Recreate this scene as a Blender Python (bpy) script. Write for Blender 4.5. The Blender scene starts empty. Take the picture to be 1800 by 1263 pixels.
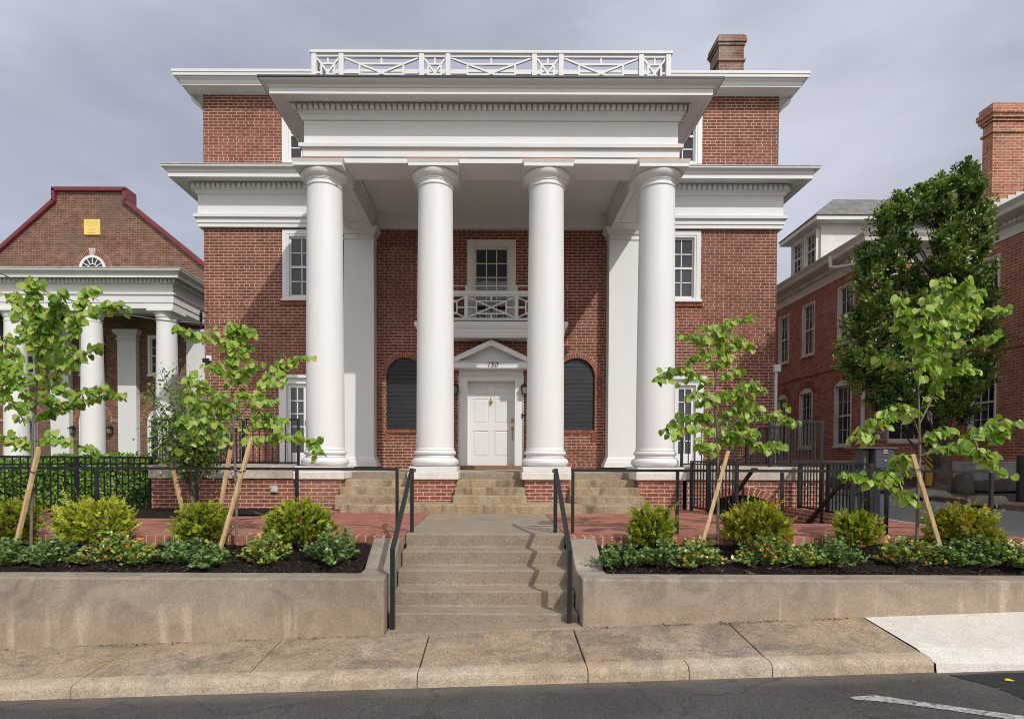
import bpy, bmesh, math, random
import numpy as np
from mathutils import Vector, Matrix
R = math.radians
random.seed(7); rng = np.random.default_rng(7)
scene = bpy.context.scene
C = scene.collection
# ---------------------------------------------------------------- camera
ZC = 1.84                       # camera height above the gutter
F, CX, CY = 1000.0, 868.0, 829.0    # in pixels of the 1800 x 1263 photograph
cd = bpy.data.cameras.new("camera"); cam = bpy.data.objects.new("camera", cd); C.objects.link(cam)
cd.sensor_width = 36.0; cd.lens = 36.0*F/1800.0
cd.shift_x = (900.0-CX)/1800.0; cd.shift_y = (CY-631.5)/1800.0
cd.clip_start = 0.05; cd.clip_end = 3000
CM = Matrix.Translation((0, 0, ZC)) @ Matrix.Rotation(R(90-1.2), 4, 'X') @ Matrix.Rotation(R(0.2), 4, 'Z')
cam.matrix_world = CM
scene.camera = cam
CR = CM.to_3x3()
def at(px, py, Y):
    "point of the plane Y that the photograph shows at px, py"
    d = CR @ Vector(((px-CX)/F, -(py-CY)/F, -1.0))
    t = Y/d.y
    return Vector((d.x*t, Y, ZC+d.z*t))
def xat(px, Y, py=600): return at(px, py, Y).x
def zat(py, Y, px=868): return at(px, py, Y).z
# ---------------------------------------------------------------- light
SUN = Vector((-0.66, 1.0, -1.04)).normalized()      # direction the light travels
elev = math.asin(-SUN.z); azim = math.atan2(-SUN.x, -SUN.y)
sl = bpy.data.lights.new("sun", 'SUN'); sl.energy = 2.9; sl.angle = R(0.5); sl.color = (1.0, 0.955, 0.89)
so = bpy.data.objects.new("sun", sl); C.objects.link(so)
so.rotation_euler = SUN.to_track_quat('-Z', 'Y').to_euler(); so.location = (20, -30, 40)
world = bpy.data.worlds.new("World"); scene.world = world; world.use_nodes = True
nt = world.node_tree; nt.nodes.clear()
wo = nt.nodes.new("ShaderNodeOutputWorld"); bg1 = nt.nodes.new("ShaderNodeBackground"); bg2 = nt.nodes.new("ShaderNodeBackground")
sky = nt.nodes.new("ShaderNodeTexSky"); sky.sky_type = 'NISHITA'; sky.sun_disc = False
sky.sun_elevation = elev; sky.sun_rotation = azim; sky.air_density = 1.0; sky.dust_density = 1.5
bg1.inputs[1].default_value = 0.09
tc = nt.nodes.new("ShaderNodeTexCoord")
mp = nt.nodes.new("ShaderNodeMapping"); mp.inputs['Scale'].default_value = (1.0, 1.0, 2.6); mp.inputs['Location'].default_value = (0.35, 0.1, 0.2)
n1 = nt.nodes.new("ShaderNodeTexNoise"); n1.inputs['Scale'].default_value = 2.7; n1.inputs['Detail'].default_value = 7; n1.inputs['Roughness'].default_value = 0.52
n2 = nt.nodes.new("ShaderNodeTexNoise"); n2.inputs['Scale'].default_value = 1.2; n2.inputs['Detail'].default_value = 5
r1 = nt.nodes.new("ShaderNodeValToRGB"); r1.color_ramp.elements[0].position = 0.34; r1.color_ramp.elements[1].position = 0.66
r1.color_ramp.elements[0].color = (0.465, 0.485, 0.58, 1); r1.color_ramp.elements[1].color = (0.63, 0.655, 0.76, 1)
r2 = nt.nodes.new("ShaderNodeValToRGB"); r2.color_ramp.elements[0].position = 0.36; r2.color_ramp.elements[1].position = 0.56
r2.color_ramp.elements[0].color = (0.62,)*3+(1,); r2.color_ramp.elements[1].color = (0.97,)*3+(1,)
mx = nt.nodes.new("ShaderNodeMixShader")
L = nt.links.new
L(tc.outputs['Generated'], mp.inputs[0]); L(mp.outputs[0], n1.inputs['Vector']); L(mp.outputs[0], n2.inputs['Vector'])
# sky to the south, behind the camera, brightened and warmed as added fill light
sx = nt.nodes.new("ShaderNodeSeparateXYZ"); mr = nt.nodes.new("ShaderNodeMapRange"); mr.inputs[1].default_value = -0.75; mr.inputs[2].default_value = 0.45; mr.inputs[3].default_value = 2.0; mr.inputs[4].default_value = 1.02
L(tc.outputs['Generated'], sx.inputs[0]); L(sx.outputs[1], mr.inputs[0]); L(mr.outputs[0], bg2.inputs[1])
L(n1.outputs['Fac'], r1.inputs[0]); L(n2.outputs['Fac'], r2.inputs[0]); wm = nt.nodes.new("ShaderNodeMixRGB"); wm.blend_type = 'MULTIPLY'; wm.inputs[2].default_value = (1.10, 1.0, 0.84, 1); wf = nt.nodes.new("ShaderNodeMapRange"); wf.inputs[1].default_value = 0.2; wf.inputs[2].default_value = -0.6
L(sx.outputs[1], wf.inputs[0]); L(wf.outputs[0], wm.inputs[0]); L(r1.outputs[0], wm.inputs[1]); L(wm.outputs[0], bg2.inputs[0]); L(sky.outputs[0], bg1.inputs[0])
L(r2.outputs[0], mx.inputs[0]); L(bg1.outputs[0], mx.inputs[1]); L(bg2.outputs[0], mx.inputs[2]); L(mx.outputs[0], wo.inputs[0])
scene.cycles.filter_width = 1.0
vs = scene.view_settings; vs.view_transform = 'Standard'; vs.look = 'None'; vs.exposure = 0.0; vs.gamma = 1.0
# ---------------------------------------------------------------- object helpers
def tag(o, label=None, cat=None, group=None, kind=None):
    for k, v in (('label', label), ('category', cat), ('group', group), ('kind', kind)):
        if v: o[k] = v
    return o
def thing(name, label, cat, loc=(0, 0, 0), group=None):
    o = bpy.data.objects.new(name, None); C.objects.link(o); o.location = loc; o.empty_display_size = 0.2
    return tag(o, label, cat, group)
def wloc(o):
    v = Vector((0, 0, 0))
    while o is not None:
        v += o.location; o = o.parent
    return v
class MB:
    "collects shapes given in world coordinates; build() links them as one mesh object"
    def __init__(s, tf=None): s.v = []; s.f = []; s.tf = tf
    def add(s, vs, fs):
        b = len(s.v)
        for p in vs: s.v.append(tuple(s.tf(*p)) if s.tf else tuple(p))
        for f in fs: s.f.append([b+i for i in f])
        return s
    def box(s, x0, x1, y0, y1, z0, z1):
        return s.add([(x, y, z) for x in (x0, x1) for y in (y0, y1) for z in (z0, z1)],
                     [(0, 1, 3, 2), (4, 6, 7, 5), (0, 4, 5, 1), (2, 3, 7, 6), (0, 2, 6, 4), (1, 5, 7, 3)])
    def quad(s, a, b, c, d): return s.add([a, b, c, d], [(0, 1, 2, 3)])
    def poly(s, pts): return s.add(pts, [tuple(range(len(pts)))])
    def prism(s, pts, y0, y1):          # polygon in x,z pushed along y
        n = len(pts)
        return s.add([(p[0], y0, p[1]) for p in pts]+[(p[0], y1, p[1]) for p in pts],
                     [tuple(range(n)), tuple(range(2*n-1, n-1, -1))]+[(i, (i+1) % n, n+(i+1) % n, n+i) for i in range(n)])
    def prismx(s, pts, x0, x1):         # polygon in y,z pushed along x
        n = len(pts)
        return s.add([(x0, p[0], p[1]) for p in pts]+[(x1, p[0], p[1]) for p in pts],
                     [tuple(range(n)), tuple(range(2*n-1, n-1, -1))]+[(i, (i+1) % n, n+(i+1) % n, n+i) for i in range(n)])
    def prismz(s, pts, z0, z1):
        n = len(pts)
        return s.add([(p[0], p[1], z0) for p in pts]+[(p[0], p[1], z1) for p in pts],
                     [tuple(range(n)), tuple(range(2*n-1, n-1, -1))]+[(i, (i+1) % n, n+(i+1) % n, n+i) for i in range(n)])
    def beam(s, a, b, w, h, up=(0, 0, 1)):
        a = Vector(a); b = Vector(b); d = (b-a).normalized(); u = Vector(up)
        if abs(d.dot(u)) > 0.99: u = Vector((0, 1, 0))
        sd = d.cross(u).normalized(); u = sd.cross(d).normalized()
        p = []
        for e in (a, b):
            for i, j in ((-1, -1), (1, -1), (1, 1), (-1, 1)): p.append(e+sd*(i*w/2)+u*(j*h/2))
        return s.add(p, [(0, 1, 2, 3), (7, 6, 5, 4), (0, 4, 5, 1), (1, 5, 6, 2), (2, 6, 7, 3), (3, 7, 4, 0)])
    def tube(s, pts, r, n=8, caps=True):
        pts = [Vector(p) for p in pts]; m = len(pts)
        rs = r if isinstance(r, (list, tuple)) else [r]*m
        vs, fs = [], []
        pu = None
        for i, p in enumerate(pts):
            d = (pts[min(i+1, m-1)]-pts[max(i-1, 0)])
            d = d.normalized() if d.length > 1e-9 else Vector((0, 0, 1))
            if pu is None: pu = Vector((1, 0, 0)) if abs(d.x) < 0.9 else Vector((0, 1, 0))
            u = (pu-d*pu.dot(d)).normalized(); w = d.cross(u); pu = u
            for k in range(n):
                t = 2*math.pi*k/n; vs.append(p+(u*math.cos(t)+w*math.sin(t))*rs[i])
        for i in range(m-1):
            for k in range(n): fs.append((i*n+k, i*n+(k+1) % n, (i+1)*n+(k+1) % n, (i+1)*n+k))
        if caps: fs += [tuple(range(n-1, -1, -1)), tuple((m-1)*n+k for k in range(n))]
        return s.add(vs, fs)
    def lathe(s, prof, cx, cy, n=48, cap=True):     # prof: (radius, z)
        vs, fs = [], []
        for r, z in prof:
            for k in range(n): t = 2*math.pi*k/n; vs.append((cx+r*math.cos(t), cy+r*math.sin(t), z))
        for i in range(len(prof)-1):
            for k in range(n): fs.append((i*n+k, i*n+(k+1) % n, (i+1)*n+(k+1) % n, (i+1)*n+k))
        if cap: fs += [tuple(range(n-1, -1, -1)), tuple((len(prof)-1)*n+k for k in range(n))]
        return s.add(vs, fs)
    def ball(s, c, r, n=10, m=6, sq=(1, 1, 1)):
        pr = [(max(1e-4, math.sin(math.pi*i/m))*r, -math.cos(math.pi*i/m)*r) for i in range(m+1)]
        b = len(s.v); tf = s.tf; s.tf = None
        s.lathe(pr, 0, 0, n); s.tf = tf
        for i in range(b, len(s.v)):
            q = s.v[i]; q = (q[0]*sq[0]+c[0], q[1]*sq[1]+c[1], q[2]*sq[2]+c[2]); s.v[i] = tuple(tf(*q)) if tf else q
        return s
    def build(s, name, m, parent=None, origin=None, smooth=None, bevel=0, nrm=True):
        o0 = wloc(parent) if parent is not None else Vector(origin or (0, 0, 0))
        me = bpy.data.meshes.new(name); me.from_pydata([(x-o0.x, y-o0.y, z-o0.z) for x, y, z in s.v], [], s.f)
        if nrm:
            bm = bmesh.new(); bm.from_mesh(me); bmesh.ops.recalc_face_normals(bm, faces=bm.faces); bm.to_mesh(me); bm.free()
        for q in (m if isinstance(m, (list, tuple)) else [m]): me.materials.append(q)
        if smooth:
            me.shade_smooth(); me.set_sharp_from_angle(angle=R(smooth))
        o = bpy.data.objects.new(name, me); C.objects.link(o)
        if parent is not None: o.parent = parent
        else: o.location = o0
        if bevel:
            b = o.modifiers.new("b", 'BEVEL'); b.width = bevel; b.segments = 2; b.limit_method = 'ANGLE'; b.angle_limit = R(40)
        return o
def copy_tree(o, parent=None):
    c = o.copy(); C.objects.link(c)
    if parent is not None: c.parent = parent
    for ch in list(o.children): copy_tree(ch, c)
    return c
def grid_face(mb, u0, u1, v0, v1, ops, d=0.0, depth=0.12, back=False):
    "sheet in u,v at depth d with openings (u0,u1,v0,v1[,'arch']) and their reveals"
    us = sorted({u0, u1, *[o[0] for o in ops], *[o[1] for o in ops]}); vs_ = sorted({v0, v1, *[o[2] for o in ops], *[o[3] for o in ops]})
    us = [u for u in us if u0 <= u <= u1]; vs_ = [v for v in vs_ if v0 <= v <= v1]
    for i in range(len(us)-1):
        for j in range(len(vs_)-1):
            cu, cv = (us[i]+us[i+1])/2, (vs_[j]+vs_[j+1])/2
            if any(o[0] < cu < o[1] and o[2] < cv < o[3] for o in ops): continue
            mb.quad((us[i], d, vs_[j]), (us[i+1], d, vs_[j]), (us[i+1], d, vs_[j+1]), (us[i], d, vs_[j+1]))
    for o in ops:
        a, b, c, e = o[:4]; k = depth
        if len(o) > 4 and o[4] == 'arch':
            r = (b-a)/2; rise = o[5] if len(o) > 5 else r; cu, sp = (a+b)/2, e-rise
            arc = [(cu+r*math.cos(t), sp+rise*math.sin(t)) for t in [math.pi*i/20 for i in range(21)]]
            for i in range(20):
                p, q = arc[i], arc[i+1]
                mb.quad((p[0], d, p[1]), (q[0], d, q[1]), (q[0], d, e), (p[0], d, e))
                mb.quad((p[0], d, p[1]), (q[0], d, q[1]), (q[0], d+k, q[1]), (p[0], d+k, p[1]))
            top = sp
        else:
            top = e; mb.quad((a, d, e), (b, d, e), (b, d+k, e), (a, d+k, e))
        mb.quad((a, d, c), (a, d, top), (a, d+k, top), (a, d+k, c)); mb.quad((b, d, c), (b, d, top), (b, d+k, top), (b, d+k, c))
        mb.quad((a, d, c), (b, d, c), (b, d+k, c), (a, d+k, c))
        if back: mb.quad((a, d+k, c), (b, d+k, c), (b, d+k, e), (a, d+k, e))
def cornice(mb, prof, x0, x1, yf, yb):
    "sweeps a profile (out, z) round the front and both sides of a block, with mitred corners"
    n = len(prof); V = []
    for o, z in prof: V += [(x0-o, yb, z), (x0-o, yf-o, z), (x1+o, yf-o, z), (x1+o, yb, z)]
    Fs = []
    for i in range(n):
        j = (i+1) % n
        for k in range(3): Fs.append((i*4+k, i*4+k+1, j*4+k+1, j*4+k))
    Fs += [tuple(i*4 for i in range(n)), tuple(i*4+3 for i in range(n))]
    mb.add(V, Fs)
# ---------------------------------------------------------------- materials
class NT:
    def __init__(s, name):
        s.m = bpy.data.materials.new(name); s.m.use_nodes = True; s.t = s.m.node_tree; s.t.nodes.clear()
        s.out = s.t.nodes.new("ShaderNodeOutputMaterial"); s.p = s.t.nodes.new("ShaderNodeBsdfPrincipled"); s.t.links.new(s.p.outputs[0], s.out.inputs[0])
        s.g = None
    def n(s, typ, **kw):
        q = s.t.nodes.new("ShaderNode"+typ)
        for k, v in kw.items(): setattr(q, k, v)
        return q
    def l(s, a, b): s.t.links.new(a, b)
    def setin(s, nd, **kw):
        for k, v in kw.items(): nd.inputs[k.replace('_', ' ')].default_value = v
    def pos(s):
        if s.g is None: s.g = s.n("NewGeometry")
        return s.g.outputs['Position']
    def map(s, vec, scale, loc=(0, 0, 0)):
        q = s.n("Mapping"); q.inputs['Scale'].default_value = scale; q.inputs['Location'].default_value = loc; s.l(vec, q.inputs[0]); return q.outputs[0]
    def noise(s, vec, scale, detail=4, rough=0.55, dist=0):
        q = s.n("TexNoise"); s.setin(q, Scale=scale, Detail=detail, Roughness=rough, Distortion=dist); s.l(vec, q.inputs['Vector']); return q.outputs['Fac']
    def ramp(s, fac, stops):
        q = s.n("ValToRGB"); e = q.color_ramp.elements
        while len(e) < len(stops): e.new(0.5)
        for i, (p, c) in enumerate(stops):
            e[i].position = p; e[i].color = (c, c, c, 1) if isinstance(c, (int, float)) else tuple(c)+(1,)
        s.l(fac, q.inputs[0]); return q.outputs[0]
    def mix(s, fac, a, b, mode='MIX'):
        q = s.n("MixRGB", blend_type=mode)
        for i, x in enumerate((fac, a, b)):
            if hasattr(x, 'default_value') and not isinstance(x, (tuple, float, int)): s.l(x, q.inputs[i])
            elif i == 0: q.inputs[0].default_value = x
            else: q.inputs[i].default_value = tuple(x)+(1,)
        return q.outputs[0]
    def math(s, op, a, b=None):
        q = s.n("Math", operation=op)
        for i, x in enumerate((a, b)):
            if x is None: continue
            if isinstance(x, (int, float)): q.inputs[i].default_value = x
            else: s.l(x, q.inputs[i])
        return q.outputs[0]
    def bump(s, h, strength=0.3, dist=0.02):
        q = s.n("Bump"); s.setin(q, Strength=strength, Distance=dist); s.l(h, q.inputs['Height']); s.l(q.outputs[0], s.p.inputs['Normal']); return q
    def base(s, c):
        if isinstance(c, tuple): s.p.inputs['Base Color'].default_value = c+(1,)
        else: s.l(c, s.p.inputs['Base Color'])
    def fin(s, rough=0.6, metal=0, spec=0.5):
        if isinstance(rough, float): s.p.inputs['Roughness'].default_value = rough
        else: s.l(rough, s.p.inputs['Roughness'])
        s.p.inputs['Metallic'].default_value = metal; s.p.inputs['Specular IOR Level'].default_value = spec; return s.m
def plain(name, col, rough=0.6, metal=0, spec=0.5, var=0.12, scale=3.0, bump=0.0):
    t = NT(name); f = t.noise(t.pos(), scale, 6)
    a = tuple(max(0, c*(1-var)) for c in col); b = tuple(min(1, c*(1+var)) for c in col)
    t.base(t.ramp(f, [(0.3, a), (0.7, b)]))
    if bump: t.bump(t.noise(t.pos(), scale*14, 4), bump, 0.01)
    return t.fin(rough, metal, spec)
def wall_uv(t):
    "metric u along the wall, z up, for walls along x or along y"
    p = t.pos(); sp = t.n("SeparateXYZ"); t.l(p, sp.inputs[0]); sn = t.n("SeparateXYZ"); t.l(t.g.outputs['True Normal'], sn.inputs[0])
    a = t.math('GREATER_THAN', t.math('ABSOLUTE', sn.outputs[0]), 0.6)
    mixu = t.n("Mix"); t.l(a, mixu.inputs[0]); t.l(sp.outputs[0], mixu.inputs[2]); t.l(sp.outputs[1], mixu.inputs[3])
    cb = t.n("CombineXYZ"); t.l(mixu.outputs[0], cb.inputs[0]); t.l(sp.outputs[2], cb.inputs[1]); return cb.outputs[0], sp
def brick(name, c1, c2, mortar, ms=0.0062, bw=0.212, rh=0.0677, squash=1.0, dark=0.35, dirt=(0.5, 0.42, 0.36), dirt_amt=0.25, uv='wall', loc=(0, 0, 0), freq=2, offs=0.5, rough=0.85):
    t = NT(name)
    if uv == 'wall': v, sp = wall_uv(t)
    else:
        p = t.pos(); sp = t.n("SeparateXYZ"); t.l(p, sp.inputs[0]); cb = t.n("CombineXYZ")
        if uv == 'floor': t.l(sp.outputs[0], cb.inputs[0]); t.l(sp.outputs[1], cb.inputs[1])
        else: t.l(sp.outputs[1], cb.inputs[0]); t.l(sp.outputs[0], cb.inputs[1])       # 'soldier'
        v = cb.outputs[0]
    wob = t.n("VectorMath", operation='MULTIPLY_ADD'); nz = t.n("TexNoise"); t.setin(nz, Scale=9.0, Detail=2.0); t.l(v, nz.inputs['Vector'])
    t.l(nz.outputs['Color'], wob.inputs[0]); wob.inputs[1].default_value = (0.004, 0.004, 0); t.l(v, wob.inputs[2])
    vv = t.map(wob.outputs[0], (1, 1, 1), loc)
    b = t.n("TexBrick"); b.offset = offs; b.squash = squash; b.squash_frequency = freq
    t.setin(b, Scale=1.0, Mortar_Size=ms, Mortar_Smooth=0.12, Bias=0.0, Brick_Width=bw, Row_Height=rh)
    b.inputs['Color1'].default_value = c1+(1,); b.inputs['Color2'].default_value = c2+(1,); b.inputs['Mortar'].default_value = mortar+(1,)
    t.l(vv, b.inputs['Vector'])
    fine = t.noise(t.pos(), 55.0, 3); big = t.noise(t.pos(), 0.55, 5, 0.6); mid = t.noise(t.pos(), 4.0, 5, 0.6)
    c = t.mix(0.55, b.outputs['Color'], t.ramp(fine, [(0.25, 0.55), (0.75, 1.25)]), 'MULTIPLY')
    c = t.mix(0.7, c, t.ramp(mid, [(0.3, 1.0-dark), (0.65, 1.1)]), 'MULTIPLY')
    c = t.mix(t.math('MULTIPLY', t.ramp(big, [(0.48, 0.0), (0.72, 1.0)]), dirt_amt), c, dirt)
    t.base(c)
    h = t.math('ADD', t.math('MULTIPLY', b.outputs['Fac'], -1.0), t.math('MULTIPLY', fine, 0.35)); t.bump(h, 0.55, 0.006)
    return t.fin(rough, 0, 0.3)
M = {}
M['brick'] = brick('house_brick', (0.178, 0.057, 0.040), (0.262, 0.092, 0.066), (0.58, 0.43, 0.325), ms=0.0066, bw=0.218, rh=0.0706, dark=0.42, dirt=(0.13, 0.07, 0.05), dirt_amt=0.35, squash=0.55, freq=6)
def brickunit(name, k):
    t = NT(name); t.pos(); f = t.noise(t.pos(), 45.0, 4)
    t.base(t.mix(0.5, t.ramp(t.g.outputs['Random Per Island'], [(0, tuple(0.76*x for x in k)), (0.5, k), (1, tuple(1.25*x for x in k))]), t.ramp(f, [(0.3, 0.6), (0.7, 1.25)]), 'MULTIPLY')); t.bump(f, 0.4, 0.005); return t.fin(0.85, 0, 0.3)
M['brick_unit'] = brickunit('single_bricks', (0.25, 0.080, 0.056)); M['brick_old_unit'] = brickunit('old_single_bricks', (0.19, 0.082, 0.054)); M['brick_annex_unit'] = brickunit('annex_single_bricks', (0.36, 0.13, 0.078))
M['mortar'] = plain('lime_mortar', (0.60, 0.45, 0.34), 0.9)
M['brick_far'] = brick('old_brick', (0.13, 0.055, 0.038), (0.24, 0.105, 0.068), (0.36, 0.28, 0.21), ms=0.007, dark=0.5, dirt=(0.12, 0.10, 0.08), dirt_amt=0.75)
M['brick_annex'] = brick('annex_brick', (0.32, 0.105, 0.062), (0.48, 0.185, 0.11), (0.60, 0.46, 0.35), ms=0.0075, dark=0.4, dirt_amt=0.15, loc=(0.07, 0.02, 0))
M['brick_low'] = brick('foundation_brick', (0.20, 0.062, 0.045), (0.32, 0.105, 0.078), (0.62, 0.46, 0.35), ms=0.0075, dirt_amt=0.15, loc=(0.1, 0.03, 0))
M['brick_chim'] = brick('chimney_brick', (0.16, 0.065, 0.045), (0.25, 0.095, 0.06), (0.38, 0.30, 0.24), dark=0.5, dirt=(0.6, 0.55, 0.48), dirt_amt=0.5)
M['paver'] = brick('paver_brick', (0.27, 0.095, 0.065), (0.40, 0.16, 0.115), (0.30, 0.20, 0.15), ms=0.004, bw=0.2, rh=0.1, uv='floor', dirt_amt=0.2, dark=0.3)
M['soldier'] = brick('border_brick', (0.25, 0.085, 0.055), (0.38, 0.15, 0.10), (0.50, 0.38, 0.29), ms=0.008, bw=0.5, rh=0.105, uv='soldier', offs=0.0, dirt_amt=0.1)
def white_paint():
    t = NT('white_paint'); p = t.pos()
    f = t.noise(p, 1.3, 6, 0.6); g = t.noise(t.map(p, (6, 6, 0.6)), 1.0, 4)
    c = t.mix(0.5, t.ramp(f, [(0.3, (0.695, 0.70, 0.712)), (0.7, (0.735, 0.735, 0.735))]), t.ramp(g, [(0.3, 0.95), (0.6, 1.0)]), 'MULTIPLY')
    c = t.mix(t.math('MULTIPLY', t.ramp(t.noise(t.map(p, (5, 5, 9)), 1.0, 6, 0.7), [(0.70, 0.0), (0.76, 1.0)]), 0.35), c, (0.42, 0.40, 0.37))
    sp = t.n("SeparateXYZ"); t.l(p, sp.inputs[0]); lowz = t.ramp(t.math('ADD', t.math('SUBTRACT', sp.outputs[2], 1.6), t.math('MULTIPLY', t.noise(p, 7.0, 6, 0.7), 0.5)), [(0.22, 0.30), (0.52, 0.0)]); c = t.mix(lowz, c, (0.50, 0.44, 0.36))
    t.base(c); t.bump(t.noise(p, 40.0, 4), 0.10, 0.01); return t.fin(0.5, 0, 0.35)
M['white'] = white_paint()
M['white_old'] = plain('aged_white_paint', (0.70, 0.69, 0.66), 0.6, var=0.1, scale=2.5, bump=0.1)
M['cream'] = plain('warm_white_paint', (0.72, 0.68, 0.60), 0.5, var=0.05)
M['copper'] = plain('copper_flashing', (0.45, 0.22, 0.13), 0.45, 0.5, var=0.2)
M['black'] = plain('black_metal', (0.022, 0.023, 0.026), 0.38, 0.3, 0.5, var=0.2)
M['rust'] = plain('brown_black_metal', (0.03, 0.018, 0.014), 0.5, 0.2, var=0.3)
M['dark_roof'] = plain('dark_roof_edge', (0.03, 0.033, 0.045), 0.5)
M['shingle'] = brick('slate_shingles', (0.16, 0.165, 0.165), (0.24, 0.24, 0.235), (0.09, 0.09, 0.09), ms=0.008, bw=0.3, rh=0.13, dirt_amt=0.1)
M['red_trim'] = plain('dark_red_coping', (0.155, 0.026, 0.036), 0.5, var=0.15)
def gold():
    t = NT('gold_plaque'); t.base((0.80, 0.60, 0.17)); return t.fin(0.45, 0.15, 0.5)
M['gold'] = gold()
M['brass'] = plain('brass', (0.45, 0.32, 0.12), 0.35, 0.8)
def glass():
    t = NT('window_glass'); p = t.pos(); f = t.noise(p, 0.8, 3)
    t.base(t.ramp(f, [(0.35, (0.018, 0.020, 0.026)), (0.65, (0.05, 0.055, 0.068))]))
    t.bump(t.noise(p, 2.5, 2), 0.05, 0.05); return t.fin(0.06, 0, 0.6)
M['glass'] = glass()
def boards():
    t = NT('black_slats'); p = t.pos(); f = t.noise(t.map(p, (2.5, 1, 16)), 1.0, 5); s = t.noise(p, 11.0, 4)
    c = t.ramp(f, [(0.3, (0.006, 0.0065, 0.009)), (0.7, (0.018, 0.020, 0.026))])
    c = t.mix(t.ramp(s, [(0.74, 0.0), (0.78, 0.8)]), c, (0.35, 0.33, 0.30)); t.base(c); t.bump(f, 0.2, 0.01); return t.fin(0.5)
M['slats'] = boards()
def concrete(name, a, b, stain, streak=0.5, warm=(0.36, 0.26, 0.17), spots=None, dark=0.0, warm_amt=0.6, grain=0.6, blotch=0.0, mott=0.55):
    t = NT(name); p = t.pos(); f = t.noise(p, 1.6, 9, 0.66, 0.8); g = t.noise(t.map(p, (2.3, 2.3, 0.75)), 1.0, 7, 0.62, 1.6); h = t.noise(p, 70.0, 4, 0.75); m = t.noise(p, 9.0, 6, 0.7, 0.4)
    c = t.ramp(f, [(0.30, a), (0.68, b)])
    c = t.mix(t.math('MULTIPLY', t.ramp(t.noise(t.map(p, (1, 1, 1.6), (4, 2, 7)), 0.9, 6, 0.6, 0.5), [(0.42, 0.0), (0.62, 1.0)]), warm_amt), c, warm)
    c = t.mix(t.math('MULTIPLY', t.ramp(g, [(0.50, 0.0), (0.66, 1.0)]), streak), c, stain)
    if blotch: c = t.mix(t.math('MULTIPLY', t.ramp(t.noise(t.map(p, (1, 1, 1), (9, 5, 1)), 1.9, 8, 0.7, 1.2), [(0.50, 0.0), (0.62, 1.0)]), blotch), c, (0.12, 0.11, 0.10))
    c = t.mix(mott, c, t.ramp(m, [(0.28, 0.62), (0.70, 1.22)]), 'MULTIPLY')
    c = t.mix(grain, c, t.ramp(h, [(0.38, 0.5), (0.62, 1.35)]), 'MULTIPLY')
    if spots:
        c = t.mix(t.ramp(t.noise(p, 110.0, 2, 0.8), [(0.56, 0.0), (0.66, 0.8)]), c, spots)
        v = t.n("TexVoronoi"); t.setin(v, Scale=70.0); t.l(p, v.inputs['Vector']); c = t.mix(t.ramp(v.outputs['Distance'], [(0.10, 0.55), (0.22, 0.0)]), c, tuple(min(1, x*1.5) for x in b))
    t.base(c); t.bump(t.math('ADD', t.math('MULTIPLY', m, 0.7), t.math('MULTIPLY', h, 0.5)), 0.45, 0.012); return t.fin(0.9, 0, 0.25)
M['concrete'] = concrete('wall_concrete', (0.185, 0.160, 0.135), (0.31, 0.275, 0.235), (0.50, 0.43, 0.35), 0.5, (0.33, 0.24, 0.16))
def wall_concrete():
    t = NT('stained_wall_concrete'); p = t.pos(); f = t.noise(p, 0.8, 6, 0.55); m = t.noise(p, 7.0, 8, 0.68); h = t.noise(p, 85.0, 3, 0.8); st = t.noise(t.map(p, (4.2, 4.2, 0.35)), 1.0, 5, 0.5, 0.5); sm = t.noise(t.map(p, (1.5, 1.5, 2.2), (2, 5, 1)), 1.0, 4); sw = t.noise(t.map(p, (1, 1, 1), (5, 2, 2)), 1.3, 3, 0.5, 3.5)
    sp = t.n("SeparateXYZ"); t.l(p, sp.inputs[0]); zr_ = t.math('ADD', t.math('SUBTRACT', sp.outputs[2], t.math('MULTIPLY', sp.outputs[0], 0.03)), t.math('MULTIPLY', sm, 0.35)); low = t.ramp(zr_, [(0.50, 1.0), (0.72, 0.0)])
    c = t.ramp(f, [(0.33, (0.225, 0.188, 0.150)), (0.55, (0.300, 0.258, 0.212)), (0.72, (0.345, 0.285, 0.222))])
    c = t.mix(0.6, c, t.ramp(sw, [(0.38, 0.72), (0.5, 1.0), (0.62, 1.15)]), 'MULTIPLY')
    c = t.mix(t.math('MULTIPLY', t.math('MULTIPLY', t.ramp(st, [(0.56, 0.0), (0.66, 1.0)]), low), 0.8), c, (0.56, 0.47, 0.37))
    c = t.mix(t.math('MULTIPLY', low, 0.38), c, (0.40, 0.29, 0.19))
    c = t.mix(0.45, c, t.ramp(m, [(0.30, 0.72), (0.68, 1.18)]), 'MULTIPLY'); c = t.mix(0.5, c, t.ramp(h, [(0.38, 0.6), (0.62, 1.3)]), 'MULTIPLY')
    v = t.n("TexVoronoi"); t.setin(v, Scale=16.0); t.l(p, v.inputs['Vector']); c = t.mix(t.ramp(v.outputs['Distance'], [(0.035, 0.6), (0.06, 0.0)]), c, (0.09, 0.075, 0.06))
    t.base(c); t.bump(t.math('ADD', t.math('MULTIPLY', m, 0.6), t.math('MULTIPLY', h, 0.5)), 0.45, 0.01); return t.fin(0.9, 0, 0.25)
M['concrete'] = wall_concrete()
M['step'] = concrete('step_concrete', (0.235, 0.195, 0.15), (0.31, 0.265, 0.21), (0.21, 0.17, 0.13), 0.4, (0.33, 0.26, 0.18), mott=0.35)
M['stone'] = concrete('coping_stone', (0.48, 0.44, 0.385), (0.62, 0.58, 0.52), (0.30, 0.26, 0.22), 0.4)
M['pier_cap'] = concrete('worn_white_stone', (0.66, 0.63, 0.58), (0.76, 0.74, 0.70), (0.50, 0.42, 0.34), 0.3, (0.6, 0.54, 0.46), warm_amt=0.3, grain=0.3, mott=0.25)
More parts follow.
